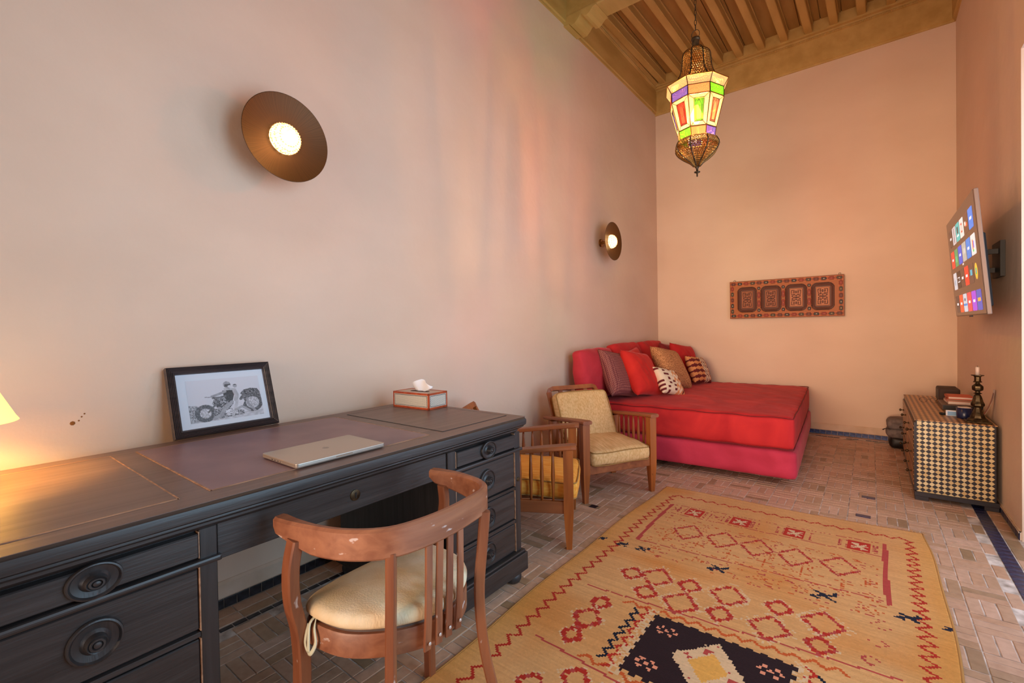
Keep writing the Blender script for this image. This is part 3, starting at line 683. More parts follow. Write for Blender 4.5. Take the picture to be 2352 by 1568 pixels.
# ================================================================== hanging lantern
LX, LY = -.85, 3.0
ln = thing('hanging_lantern', 'pierced brass lantern with coloured glass panes hanging from the ceiling', 'lantern', (LX, LY, 2.15))
NS = 8; ang0 = math.atan2(-3.0, .85)-PI/NS+math.radians(6)
LB = mat('lantern_brass', c(150, 108, 56), .38, 1)
def pane_mat(name, col_, em, tr=.55):
    m = bpy.data.materials.new(name); m.use_nodes = True; n, l = m.node_tree.nodes, m.node_tree.links; n.clear()
    out = n.new('ShaderNodeOutputMaterial'); a = n.new('ShaderNodeBsdfTranslucent'); t = n.new('ShaderNodeBsdfTransparent'); e_ = n.new('ShaderNodeEmission')
    g_ = n.new('ShaderNodeBsdfGlossy'); g_.inputs['Roughness'].default_value = .1
    a.inputs[0].default_value = col_; t.inputs[0].default_value = col_; e_.inputs[0].default_value = col_; e_.inputs[1].default_value = em
    m1 = n.new('ShaderNodeMixShader'); m1.inputs[0].default_value = tr; m2 = n.new('ShaderNodeAddShader'); m3 = n.new('ShaderNodeMixShader'); m3.inputs[0].default_value = .04
    l.new(a.outputs[0], m1.inputs[1]); l.new(t.outputs[0], m1.inputs[2]); l.new(m1.outputs[0], m2.inputs[0]); l.new(e_.outputs[0], m2.inputs[1])
    l.new(m2.outputs[0], m3.inputs[1]); l.new(g_.outputs[0], m3.inputs[2]); l.new(m3.outputs[0], out.inputs[0]); return m
PC = pane_mat('cream_pane', (1, .70, .30, 1), .60, .93); PR = pane_mat('red_pane', (1, .075, .035, 1), .60, .93); PG = pane_mat('green_pane', (.16, .66, .03, 1), .45, .93)
PV = pane_mat('violet_pane', (.14, .10, .5, 1), .45, .93); PO = pane_mat('orange_pane', (1, .27, .10, 1), .65, .93)
FIL = mat('dark_filigree', c(70, 24, 14), .6)
rgs = {'A0': (.187, 2.70), 'A1': (.160, 2.655), 'B1': (.160, 2.597), 'C1': (.114, 2.425), 'D1': (.107, 2.372)}
def cor(k, r, z): a = ang0+2*PI*k/NS; return Vector((r*math.cos(a), r*math.sin(a), z-2.15))
bars_ = BM()
def quadpane(name, P, m, th=.0012, parent=ln):
    bm = BM(); P = [Vector(p) for p in P]; n = (P[1]-P[0]).cross(P[3]-P[0]).normalized()
    a = [bm.verts.new(p+n*th) for p in P]; bm.faces.new(a)
    return obj(name, bm, m, parent, False, False)
Bc = [PO, PG, PR, PV, PO, PG, PR, PV]; Cc = [PG, PO, PV, PR, PG, PO, PV, PR]; Dc = [PO, PV, PG, PO, PV, PG, PO, PG]
def lerpq(P, u, v): a = P[0].lerp(P[1], u); b = P[3].lerp(P[2], u); return a.lerp(b, v)
for k in range(NS):
    A = [cor(k, *rgs['A1']), cor(k+1, *rgs['A1']), cor(k+1, *rgs['A0']), cor(k, *rgs['A0'])]; quadpane('pane', A, PC)
    Bq = [cor(k, *rgs['B1']), cor(k+1, *rgs['B1']), cor(k+1, *rgs['A1']), cor(k, *rgs['A1'])]; quadpane('pane', Bq, Bc[(k+8) % 8])
    D = [cor(k, *rgs['D1']), cor(k+1, *rgs['D1']), cor(k+1, *rgs['C1']), cor(k, *rgs['C1'])]; quadpane('pane', D, Dc[k])
    Cq = [cor(k, *rgs['C1']), cor(k+1, *rgs['C1']), cor(k+1, *rgs['B1']), cor(k, *rgs['B1'])]
    u0, u1, v0, v1 = .25, .75, .14, .86
    I = [lerpq(Cq, u0, v0), lerpq(Cq, u1, v0), lerpq(Cq, u1, v1), lerpq(Cq, u0, v1)]
    quadpane('pane', I, Cc[k])
    for q in ((Cq[0], Cq[1], I[1], I[0]), (I[3], I[2], Cq[2], Cq[3]), (Cq[0], I[0], I[3], Cq[3]), (I[1], Cq[1], Cq[2], I[2])): quadpane('pane', q, PC)
    for P, t_ in ((A, .004), (Bq, .004), (D, .004), (Cq, .0045), (I, .0032)):
        for i in range(4): bar(bars_, P[i], P[(i+1) % 4], t_*1.2, t_*1.2)
    for i in range(4): bar(bars_, Cq[i], I[i], .003, .003)
    # filigree lattice over the coloured pane: arch and zigzag border
    fb = BM()
    def L(u, v): return lerpq(I, u, v)+(I[1]-I[0]).cross(I[3]-I[0]).normalized()*.002
    m_ = 9
    for s in (0, 1):
        for i in range(m_):
            ua, ub = (.04, .20) if s == 0 else (.96, .80)
            bar(fb, L(ua, i/m_), L(ub, (i+.5)/m_), .0014, .0014); bar(fb, L(ub, (i+.5)/m_), L(ua, (i+1)/m_), .0014, .0014)
            bar(fb, L(ub, i/m_), L(ua, (i+.5)/m_), .0014, .0014); bar(fb, L(ua, (i+.5)/m_), L(ub, (i+1)/m_), .0014, .0014)
    for i in range(5): bar(fb, L(.2+.12*i, .0), L(.26+.12*i, .09), .0014, .0014); bar(fb, L(.26+.12*i, .09), L(.32+.12*i, 0), .0014, .0014)
    for pth in ([(.22, .06), (.22, .70), (.32, .80), (.5, .93), (.68, .80), (.78, .70), (.78, .06), (.22, .06)],):
        for a_, b2 in zip(pth, pth[1:]): bar(fb, L(*a_), L(*b2), .0018, .0018)
    for i in range(4): bar(fb, L(.1+.2*i, .98), L(.2+.2*i, .86), .0014, .0014); bar(fb, L(.2+.2*i, .86), L(.3+.2*i, .98), .0014, .0014)
    obj('filigree', fb, FIL, ln, False, False)
obj('lead_came', bars_, LB, ln, False, False)
def pierced(name, prof, n=64, m=LB, th=.0035):
    bm = BM(); rings = []
    for j, (r, z) in enumerate(prof):
        rg_ = []
        for k in range(n):
            a = ang0+2*PI*(k+.5*(j % 2))/n; rr = r*(1+.05*abs(math.cos(NS*(a-ang0)/2)))
            rg_.append(bm.verts.new((rr*math.cos(a), rr*math.sin(a), z-2.15)))
        rings.append(rg_)
    for j in range(len(rings)-1):
        A, B_ = rings[j], rings[j+1]
        for k in range(n):
            kk = (k+1) % n
            if j % 2 == 0: bm.faces.new((A[k], A[kk], B_[k])); bm.faces.new((A[kk], B_[kk], B_[k]))
            else: bm.faces.new((A[k], A[kk], B_[kk])); bm.faces.new((A[k], B_[kk], B_[k]))
    o = obj(name, bm, m, ln, False, False); w = o.modifiers.new('w', 'WIREFRAME'); w.thickness = th; w.use_boundary = True; return o
def interp(P, n):
    out = []; z = np.linspace(0, 1, n); s = np.linspace(0, 1, len(P)); r_ = np.interp(z, s, [p[0] for p in P]); z_ = np.interp(z, s, [p[1] for p in P])
    return list(zip(r_, z_))
lower = [tuple(v)[:2] for v in spline([(.107, 2.372, 0), (.121, 2.345, 0), (.122, 2.325, 0), (.105, 2.295, 0), (.070, 2.262, 0), (.038, 2.238, 0), (.018, 2.215, 0)], 3)]
upper = [tuple(v)[:2] for v in spline([(.15, 2.70, 0), (.125, 2.725, 0), (.100, 2.765, 0), (.086, 2.81, 0), (.082, 2.86, 0), (.076, 2.90, 0), (.052, 2.93, 0), (.02, 2.945, 0)], 3)]
pierced('lower_bowl', lower, 48, th=.0042); pierced('crown', upper, 48, th=.0042)
bm = BM()
for k in range(NS):
    for P in (lower, upper):
        sweep(bm, [cor(k, r*1.06+.001, z) for r, z in P], circ(.0042, 5))
obj('rib', bm, BRASSD, ln, True, False)
bm = BM(); lathe(bm, [(.19, .548), (.190, .552), (.15, .556), (.15, .552)], NS, ph=ang0, cap=False); obj('collar', bm, LB, ln, False, False)
bm = BM(); lathe(bm, [(.004, 0), (.005, .02), (.018, .026), (.018, .030), (.006, .034), (.007, .05), (.018, .066)], 16); obj('finial', bm, BRASSD, ln, True, False)
bm = BM(); lathe(bm, [(.022, .788), (.021, .84), (.027, .846), (.025, .856), (.012, .858)], 20); obj('neck', bm, BRASSD, ln, 'a', False)
bm = BM(); lathe(bm, [(.012, .33), (.032, .36), (.034, .385), (.018, .42), (.012, .44)], 16); obj('bulb', bm, BULB, ln, True, False)
bm = BM(); sweep(bm, [(.024*math.sin(t*PI), 0, .852+.052*math.sin(t*PI/2)*1 if False else .852+.055*(1-math.cos(t*PI))/2) for t in [i/12 for i in range(13)]], circ(.002, 6)); sweep(bm, [(-.024*math.sin(t*PI), 0, .852+.055*(1-math.cos(t*PI))/2) for t in [i/12 for i in range(13)]], circ(.002, 6)); obj('hanger_loop', bm, BRASSD, ln, True, False)
# chain links
bm = BM(); z = .903; k = 0
while z < ZC-2.15-.02:
    pts = [(.0065*math.cos(a) if k % 2 else 0, 0 if k % 2 else .0065*math.cos(a), z+.018+.019*math.sin(a)) for a in [2*PI*i/10 for i in range(10)]]
    sweep(bm, pts, circ(.0019, 5), closed=True, upv=(.577, .577, .1)); z += .031; k += 1
obj('chain', bm, BRASSD, ln, True, False)

# ================================================================== carved painted panel on the back wall
PWD, PHT = 1.125, .435
cp = thing('carved_panel', 'long painted carved wood panel with four medallions hung on back wall', 'wall panel', (-.79, 6.11, 1.305), math.radians(-1.2))
NXp, NZp = 300, 116
Xp, Zp = (np.arange(NXp)+.5)/NXp*PWD, (np.arange(NZp)+.5)/NZp*PHT; XX, ZZ = np.meshgrid(Xp, Zp)
pc = np.zeros((NZp, NXp, 3)); pc[:] = c(166, 92, 38)[:3]; dep = np.zeros((NZp, NXp))
def paintm(m, col_): pc[m] = col_[:3]
mg = .045; cells = []
border = (XX < mg) | (XX > PWD-mg) | (ZZ < mg+.005) | (ZZ > PHT-mg-.005)
def motif(cx, cz, hw, hh, kind):
    dx, dz = np.abs(XX-cx)/hw, np.abs(ZZ-cz)/hh
    paintm((dx < 1) & (dz < 1), c(150, 74, 30))
    paintm((np.abs(dx-dz) < .13) & (dx < 1) & (dz < 1), c(214, 112, 58))
    h = (dx < .70) & (dz < .74) & (dx*.8+dz < 1.15); paintm(h, [c(92, 34, 18), c(60, 52, 34), c(40, 36, 34), c(134, 40, 16)][kind]); dep[h] -= .002
    paintm((dx < .16) & (dz < .16), [c(150, 84, 60), c(196, 150, 100), c(214, 190, 160), c(190, 80, 40)][kind])
nb = 16
for i in range(nb):
    cx = (i+.5)*PWD/nb
    for cz in (mg/2+.003, PHT-mg/2-.003): motif(cx, cz, PWD/nb/2*.98, mg/2*.9, [2, 0, 1, 3][(i*3+(cz > .2)) % 4])
for j in range(1, 6):
    cz = mg+(j-.5)*(PHT-2*mg)/5
    for cx in (mg/2, PWD-mg/2): motif(cx, cz, mg/2*.9, (PHT-2*mg)/10*.95, [0, 1, 2, 0, 1, 3][j])
wellc = [mg+.015+(PWD-2*mg-.03)*(k+.5)/4 for k in range(4)]
for k in range(3):
    cx = (wellc[k]+wellc[k+1])/2
    for cz, kd_, hh in ((.075+.012, 2, .022), (.165, 3, .045), (.265, 3, .045), (.345, 2, .022)): motif(cx, cz, .024, hh, kd_)
WHX, WHZ = .108, .150
for cx in wellc:
    dx, dz = np.abs(XX-cx), np.abs(ZZ-PHT/2); r = .06
    qx, qz = np.maximum(dx-(WHX-r), 0), np.maximum(dz-(WHZ-r), 0); dd = np.hypot(qx, qz)-r
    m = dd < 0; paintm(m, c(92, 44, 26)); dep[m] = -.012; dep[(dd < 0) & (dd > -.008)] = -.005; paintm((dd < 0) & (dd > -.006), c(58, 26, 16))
me = grid_mesh(NXp, NZp, lambda u, v: (0, 0, 0))
ii, jj = np.meshgrid(np.arange(NXp+1), np.arange(NZp+1)); dv = dep[np.clip(jj, 0, NZp-1), np.clip(ii, 0, NXp-1)]
co_ = np.stack([ii/NXp*PWD-PWD/2, -.022-dv, jj/NZp*PHT], -1).reshape(-1, 3).astype(np.float32); me.vertices.foreach_set('co', co_.ravel())
paint(me, pc.reshape(-1, 3)); PAN = mat('painted_panel', rough=.55); attr_color(PAN); me.materials.append(PAN)
o = bpy.data.objects.new('painted_face', me); COL.objects.link(o); o.parent = cp
bm = BM(); box(bm, -PWD/2, PWD/2, -.009, 0, 0, PHT); e = .006
box(bm, -PWD/2-e, -PWD/2, -.026, 0, -e, PHT+e, .001); box(bm, PWD/2, PWD/2+e, -.026, 0, -e, PHT+e, .001); box(bm, -PWD/2, PWD/2, -.026, 0, PHT, PHT+e, .001); box(bm, -PWD/2, PWD/2, -.026, 0, -e, 0, .001)
obj('backing_board', bm, wood('panel_edge', c(120, 62, 24), c(156, 88, 38), 0), cp, False, False)
CARV = mat('carved_wood', rough=.55); attr_color(CARV)
for ci, cx in enumerate(wellc):
    nu, nv = 60, 84; w2, h2 = .064, .104
    U, Vv = np.meshgrid((np.arange(nu)+.5)/nu*2-1, (np.arange(nv)+.5)/nv*2-1)
    cc = np.zeros((nv, nu, 3)); bc = c(190, 122, 84) if ci > 1 else c(160, 92, 58); cc[:] = bc[:3]; hh = np.ones((nv, nu))*.006
    x_, y_ = np.abs(U)*w2, np.abs(Vv)*h2
    holes = np.zeros((nv, nu), bool)
    def hole(cx_, cy_, rx, ry, ring=False):
        global holes
        d = np.abs(x_-cx_)/rx+np.abs(y_-cy_)/ry*.9; d2 = np.hypot((x_-cx_)/rx, (y_-cy_)/ry); m = d2 < 1
        if ring: m &= d2 > .45
        holes |= m
    for (a_, b2, rx, ry, rg_) in ((0, 0, .010, .010, 0), (.020, .000, .0095, .011, 1), (.020, .032, .0095, .010, 1), (0, .022, .007, .008, 0), (.037, .016, .006, .010, 0), (0, .060, .006, .016, 0), (.020, .062, .008, .012, 1), (.040, .036, .005, .006, 0)): hole(a_, b2, rx, ry, rg_)
    holes |= ((x_ > .040) & (x_ < .048) & (y_ > .048) & (y_ < .084)) | ((y_ > .078) & (y_ < .085) & (x_ > .012) & (x_ < .048))
    cc[holes] = c(70, 24, 14)[:3]; hh[holes] = .001
    edge = (x_ > w2-.007) | (y_ > h2-.008); cc[edge] = c(128, 72, 44)[:3] if ci < 2 else c(170, 110, 74)[:3]; hh[(x_ > w2-.004) | (y_ > h2-.004)] = .001; hh[edge] = np.minimum(hh[edge], .004)
    me = grid_mesh(nu, nv, lambda u, v: (0, 0, 0)); ii, jj = np.meshgrid(np.arange(nu+1), np.arange(nv+1)); dv = hh[np.clip(jj, 0, nv-1), np.clip(ii, 0, nu-1)]
    co_ = np.stack([cx-PWD/2+(ii/nu*2-1)*w2, -.0105-dv, PHT/2+(jj/nv*2-1)*h2], -1).reshape(-1, 3).astype(np.float32); me.vertices.foreach_set('co', co_.ravel())
    paint(me, cc.reshape(-1, 3)); me.materials.append(CARV); o = bpy.data.objects.new('medallion', me); COL.objects.link(o); o.parent = cp
    bm = BM()
    for gx, gz, wd in ((.082, .124, .006), (.095, .138, .004)):
        pts = [(cx-PWD/2+x, -.013, PHT/2+z) for x, z in rrect(gx, gz, .03, 6)]; sweep(bm, pts, circ(wd, 6), upv=(0, 1, 0), closed=True)
    obj('moulding', bm, mat('well_moulding', c(104, 52, 30), .5), cp, True, False)
for x in (-.515, .53):
    bm = BM(); sweep(bm, [(x+.010*math.cos(a), -.012, PHT+.014+.010*math.sin(a)) for a in [2*PI*i/12 for i in range(12)]], circ(.002, 5), upv=(0, 1, 0), closed=True); obj('screw_eye', bm, BRASSD, cp, True, False)

# ================================================================== television
tv = thing('television', 'flat television tilted down on a wall bracket showing coloured app tiles', 'television', (.48, 4.211, 1.605))
ta, tt_ = -.008, .077
wd_ = Vector((math.sin(ta), -math.cos(ta), 0)); nn = Vector((-math.cos(ta), -math.sin(ta), 0)); uu = Vector((0, 0, 1))*math.cos(tt_)+nn*math.sin(tt_); nn = nn*math.cos(tt_)-Vector((0, 0, 1))*math.sin(tt_)
TM = Matrix((wd_, uu, nn)).transposed().to_4x4()   # x across (towards camera), y up, z out of the screen
def tvbox(bm, *a, **k): n0 = len(bm.verts); vs = box(bm, *a, **k); [setattr(v, 'co', TM @ v.co) for v in vs]
bm = BM(); tvbox(bm, -.615, .615, -.35, .35, -.022, -.001, bev=.003); obj('housing', bm, mat('tv_bezel', c(128, 104, 90), .4, .4), tv, False, False)
bm = BM(); tvbox(bm, -.609, .609, -.343, .347, -.001, .0006); SCR = mat('tv_screen', c(84, 60, 48), .22, Emission_Color=c(112, 82, 66), Emission_Strength=.25); scr = obj('screen', bm, SCR, tv, False, False)  # brown is the warm wall's reflection, painted into the screen's colour and glow
bm = BM(); tvbox(bm, -.50, .50, -.31, .12, -.048, -.022, bev=.01); obj('rear_shell', bm, BLACKP, tv, False, False)
bm = BM(); tvbox(bm, -.16, .16, -.12, .12, -.075, -.048); box(bm, .15, .172, -.12, .12, -.11, .11); bar(bm, (.08, -.05, .05), (.17, -.05, .05), .03, .03); bar(bm, (.08, .05, -.06), (.17, .05, -.06), .03, .03)
obj('wall_bracket', bm, BLACKP, tv, False, False)
bm = BM(); tvbox(bm, -.03, .03, -.358, -.35, -.015, -.003); obj('sensor', bm, BLACKP, tv, False, False)
def em(col_, s=.9): return mat('app_glow', col_, .3, Emission_Color=col_, Emission_Strength=s)
icons = [[(70, 50, 44, 'w'), (200, 200, 205, 'h'), (60, 190, 190, 'r'), (225, 228, 225, 'o'), (96, 66, 52, 'x'), (40, 130, 235, 'w')],
         [(226, 60, 48, 'w'), (70, 150, 96, 'g'), (44, 90, 215, 'w'), (172, 178, 172, 'c'), (30, 130, 226, 'w'), (220, 226, 230, 'm')],
         [(196, 204, 212, 'g'), (36, 26, 26, 'b'), (84, 60, 50, 'w'), (228, 52, 36, 'w'), (90, 66, 56, 'c'), (240, 190, 60, 'O')],
         [(60, 46, 46, 'w'), (236, 84, 46, 'w'), (190, 206, 220, 's'), (240, 72, 80, 'w'), (160, 70, 220, 'w'), (60, 84, 190, 'y')]]
rowy = [.215, .060, -.095, -.262]; WT = em((.9, .92, .95, 1), .8)
emc = {}
def E_(t, s=.85):
    if t not in emc: emc[t] = em(c(*t), s)
    return emc[t]
for r, row in enumerate(icons):
    for q, ic in enumerate(row):
        cx = -.44+q*.178; cy = rowy[r]; hw, hh = .080, .060
        bm = BM(); ol = rrect(hw, hh, .012, 3) if ic[3] != 'O' else [(.045*math.cos(2*PI*k/20), .048*math.sin(2*PI*k/20)) for k in range(20)]
        a = [bm.verts.new(TM @ Vector((cx+x, cy+y, .0012))) for x, y in ol]; bm.faces.new(a); ap = obj('app_icon', bm, E_(ic[:3]), scr, False, False)
        g_ = {'w': [(-.035, .035, -.008, .008, (240, 240, 245))], 'h': [(-.012, .012, -.052, .052, (80, 60, 52))], 'r': [(-.03, .03, -.01, .035, (40, 60, 66)), (-.045, .045, -.03, -.018, (235, 240, 240))],
              'o': [(-.03, .03, -.03, .03, (226, 90, 70)), (-.018, .018, -.018, .018, (235, 232, 228))], 'x': [(-.02, .05, -.02, .0, (236, 96, 50)), (-.05, .0, -.012, .012, (235, 232, 228))],
              'g': [(-.04, .03, -.03, .01, (90, 190, 130) if ic[0] < 100 else (160, 175, 190))], 'c': [(-.03, .04, -.012, .022, (60, 180, 214) if ic[0] < 100 else (200, 206, 200))],
              'm': [(-.03, 0, -.03, .03, (240, 130, 60)), (0, .03, -.02, .02, (110, 110, 220)), (-.02, .02, -.042, -.028, (90, 200, 120))], 'b': [(-.05, .05, -.018, .018, (235, 235, 235)), (-.044, .044, -.012, .012, (36, 26, 26))],
              'O': [(-.02, .02, -.02, .02, (70, 190, 90)), (-.01, .01, -.01, .01, (60, 110, 220))], 's': [(-.076, .076, -.02, -.006, (60, 140, 214)), (-.03, .03, .012, .03, (70, 90, 110))], 'y': [(-.05, .05, -.008, .012, (240, 170, 70))]}[ic[3]]
        for n9, (x0, x1, y0, y1, cc_) in enumerate(g_):
            bm = BM(); zz = .0016+.0003*n9; a = [bm.verts.new(TM @ Vector((cx+x, cy+y, zz))) for x, y in ((x0, y0), (x1, y0), (x1, y1), (x0, y1))]; bm.faces.new(a)
            o = obj('icon_mark', bm, E_(cc_), ap, False, True) if False else obj('icon_mark', bm, E_(cc_), ap, False, False)
bm = BM(); a = [bm.verts.new(TM @ Vector((x, y, .0012))) for x, y in ((-.03, -.016), (.03, -.016), (.03, -.004), (-.03, -.004))]; bm.faces.new(a); obj('caption_mark', bm, E_((220, 210, 205)), scr, False, False)

# ================================================================== soft furnishing helpers
def softbox(name, w, d, h, r, m, parent, mtx, bulge=.02, seed=0, n=22, wr=.004, piping=None, nz=8, pinch=0):
    rs_ = np.random.RandomState(seed); fr_ = rs_.rand(6, 3)*6+2; ph_ = rs_.rand(6)*6
    bm = BM()
    def face(o_, a, b, na, nb):
        g = [[bm.verts.new(o_+a*i/na+b*j/nb) for i in range(na+1)] for j in range(nb+1)]
        for j in range(nb):
            for i in range(na): bm.faces.new((g[j][i], g[j][i+1], g[j+1][i+1], g[j+1][i]))
    X_, Y_, Z_ = Vector((w, 0, 0)), Vector((0, d, 0)), Vector((0, 0, h)); O = Vector((-w/2, -d/2, -h/2)); nd = max(4, int(n*d/max(w, d))); nw = max(4, int(n*w/max(w, d)))
    face(O, X_, Y_, nw, nd); face(O+Z_, X_, Y_, nw, nd); face(O, X_, Z_, nw, nz); face(O+Y_, X_, Z_, nw, nz); face(O, Y_, Z_, nd, nz); face(O+X_, Y_, Z_, nd, nz)
    bmesh.ops.remove_doubles(bm, verts=bm.verts, dist=1e-5)
    for v in bm.verts:
        p = v.co.copy(); q = Vector((max(-w/2+r, min(w/2-r, p.x)), max(-d/2+r, min(d/2-r, p.y)), max(-h/2+r, min(h/2-r, p.z))))
        dd = p-q
        if dd.length > 1e-6: p = q+dd.normalized()*min(r, dd.length*1.0 if (abs(dd.x) > 1e-9)+(abs(dd.y) > 1e-9)+(abs(dd.z) > 1e-9) < 2 else r)
        ux, uy, uz = p.x/(w/2), p.y/(d/2), p.z/(h/2)
        bz = bulge*(1-ux*ux)*(1-uy*uy); p.z += math.copysign(bz, p.z) if abs(uz) > .02 else 0
        bs = bulge*.6*(1-uz*uz); p.x += bs*ux*(1-uy*uy*.8); p.y += bs*uy*(1-ux*ux*.8)
        if pinch: k = 1-pinch*(ux*ux*uy*uy); p.z *= k
        wv = sum(math.sin(p.x*fr_[i][0]*6+p.y*fr_[i][1]*6+p.z*fr_[i][2]*6+ph_[i]) for i in range(6))/6
        v.co = p+Vector((wv*wr*.5, wv*wr*.5, wv*wr))
    bmesh.ops.transform(bm, matrix=mtx, verts=bm.verts); o = obj(name, bm, m, parent, True, False)
    if piping:
        bm = BM()
        for s in (-1, 1):
            ol = rrect(w/2-r*.15, d/2-r*.15, r*.9, 4); pts = []
            for k in range(len(ol)):
                x0, y0 = ol[k]; x1, y1 = ol[(k+1) % len(ol)]; L_ = math.hypot(x1-x0, y1-y0); m2 = max(1, int(L_/.05))
                for t in range(m2):
                    x, y = x0+(x1-x0)*t/m2, y0+(y1-y0)*t/m2; ux, uy = x/(w/2), y/(d/2); b9 = bulge*.35
                    pts.append((x+b9*ux*(1-uy*uy), y+b9*uy*(1-ux*ux), s*(h/2-r*.28)+.5*wr*math.sin(x*20+y*17+seed)))
            sweep(bm, pts, circ(.0038, 5), closed=True)
        bmesh.ops.transform(bm, matrix=mtx, verts=bm.verts); obj('piping', bm, piping, o if False else parent, True, False)
    return o
def pillow_mesh(w, h, t, seed=0, n=26, wr=.004, vcol=None):
    rs_ = np.random.RandomState(seed); ph_ = rs_.rand(8)*6; fr_ = rs_.rand(8, 2)*18+5; vs, fs, cols = [], [], []
    for s in (1, -1):
        for j in range(n+1):
            for i in range(n+1):
                u, v = i/n*2-1, j/n*2-1; e = max(0, (1-u**4))*max(0, (1-v**4)); z = t/2*(e**.55)
                pin = 1-.07*(1-abs(v))*0-.06*(1-u*u*0)*0; x = w/2*u*(1-.075*(1-v*v)*abs(u)**2); y = h/2*v*(1-.075*(1-u*u)*abs(v)**2)
                wv = sum(math.sin(fr_[k][0]*u+fr_[k][1]*v+ph_[k]) for k in range(8))/8
                vs.append((x, y, s*(z+wv*wr*e)))
        b0 = 0 if s > 0 else (n+1)**2
        for j in range(n):
            for i in range(n):
                q = (b0+j*(n+1)+i, b0+j*(n+1)+i+1, b0+(j+1)*(n+1)+i+1, b0+(j+1)*(n+1)+i); fs.append(q if s > 0 else q[::-1])
                if vcol: cols.append(vcol((i+.5)/n, (j+.5)/n)[:3])
    me = bpy.data.meshes.new('pillow'); me.from_pydata(vs, [], fs)
    if vcol: paint(me, cols)
    bm = bmesh.new(); bm.from_mesh(me); bmesh.ops.remove_doubles(bm, verts=bm.verts, dist=1e-5); bm.to_mesh(me); bm.free()
    me.polygons.foreach_set('use_smooth', [True]*len(me.polygons)); return me

# ================================================================== daybed
db = thing('daybed', 'wide red velvet daybed with thick mattress, in the far left corner', 'bed', (-1.37, 4.98, 0))
BR = Matrix.Rotation(.045, 4, 'Z')
softbox('base', 1.71, 2.14, .215, .035, ROSE, db, Matrix.Translation((.03, 0, .163)) @ BR, .008, 3, 40, .002, None, 8)
softbox('mattress', 1.70, 2.12, .25, .03, RED, db, Matrix.Translation((.02, 0, .4)) @ BR, .018, 5, 46, .008, SEAM, 8)
for x in (-.62, .62):
    for y in (-.78, .78):
        bm = BM(); lathe(bm, [(.03, 0), (.035, .01), (.035, .065)], 14, Matrix.Translation((x, y, 0))); obj('foot', bm, BLACKP, db, 'a', False)
ZM = .545
def back_cushion(y, w, h, t, m, lab, lean_, x=-2.13, rz=0, seed=0):
    o = softbox('back_cushion', w, h, t, .035, m, None, Matrix.Identity(4), .03, seed, 22, .012, None, 6, .25)
    # local x -> along wall (y), local y -> up, local z -> into room
    mt = Matrix(((0, 0, 1), (1, 0, 0), (0, 1, 0))).to_4x4()
    o.matrix_world = Matrix.Translation((x, y, ZM)) @ Matrix.Rotation(rz, 4, 'Z') @ Matrix.Rotation(-lean_, 4, 'Y') @ mt @ Matrix.Translation((0, h/2, 0))
    return tag(o, lab, 'cushion', 'large red velvet back cushions along the left wall')
CRIM = velvet('crimson_velvet', c(178, 30, 44), c(202, 48, 60), .3)
back_cushion(4.06, .66, .46, .14, CRIM, 'nearest large red back cushion, its end overhanging the daybed front', .12, -2.10, 0, 1)
back_cushion(4.77, .66, .49, .14, RED, 'middle large red back cushion, partly behind bright red pillow', .12, -2.10, 0, 2)
back_cushion(5.48, .66, .49, .14, RED, 'farthest large red back cushion, behind the tan pillow', .12, -2.10, 0, 3)
def pillow(name, me, m, loc, yaw, lean_, roll, lab, h, group='throw pillows on the daybed'):
    me.materials.append(m); o = bpy.data.objects.new(name, me); COL.objects.link(o)
    mt = Matrix(((0, 0, 1), (1, 0, 0), (0, 1, 0))).to_4x4()   # faces +x, stands in z
    o.matrix_world = Matrix.Translation(loc) @ Matrix.Rotation(yaw, 4, 'Z') @ Matrix.Rotation(-lean_, 4, 'Y') @ Matrix.Rotation(roll, 4, 'X') @ mt @ Matrix.Translation((0, h/2, 0))
    return tag(o, lab, 'pillow', group)
r = math.radians
pillow('throw_pillow', pillow_mesh(.48, .48, .17, 11), KNIT, (-1.86, 4.15, ZM), r(-4), r(24), r(-10), 'brown-red woven throw pillow, leftmost of the pillows', .48)
pillow('throw_pillow', pillow_mesh(.48, .48, .18, 12, wr=.012), RED2, (-1.70, 4.36, ZM), r(-4), r(27), r(-9), 'bright scarlet velvet throw pillow beside the brown-red woven one', .48)
CRP, MRN, ORP = c(232, 212, 180), c(104, 26, 28), c(222, 150, 92)
def pat(u, v):
    if u < .55:
        k = int(v*13); q = int(u*11)
        if q in (0, 2, 3, 5): return MRN if (k+q//2) % 2 and ((k*7+q*3) % 5) < 3 else CRP
        return CRP
    z = (v*8+abs(((u-.55)*14) % 2-1)*1.2) % 2
    return ORP if z < 1.1 else (MRN if u > .8 else CRP)
PT = mat('ikat_weave', rough=.9); attr_color(PT)
pillow('throw_pillow', pillow_mesh(.34, .30, .12, 13, 40, vcol=pat), PT, (-1.53, 4.55, ZM), r(-12), r(34), r(-14), 'small cream pillow with maroon check pattern, in front of scarlet pillow', .30)
pillow('throw_pillow', pillow_mesh(.50, .50, .18, 14), TAN, (-1.62, 5.02, ZM), r(-6), r(30), r(-10), 'tan boucle throw pillow with rounded corners', .50)
def pat2(u, v):
    if u < .5: return MRN if (abs(((v*5) % 1)*2-1) > .25+.9*abs(((u*4) % 1)-.5)) else ORP
    if u < .8: return MRN if (int(u*24)+int(v*18)) % 3 == 0 else CRP
    return ORP if int(v*12) % 3 else MRN
pillow('throw_pillow', pillow_mesh(.40, .34, .13, 15, 40, vcol=pat2), PT, (-1.56, 5.66, ZM), r(-8), r(24), r(-6), 'cream and maroon zigzag pillow, farthest right of the pillows', .34)
pillow('throw_pillow', pillow_mesh(.48, .48, .17, 16, wr=.01), RED, (-1.74, 5.76, ZM), r(-10), r(20), r(-8), 'red velvet throw pillow by back wall, behind zigzag pillow', .48)
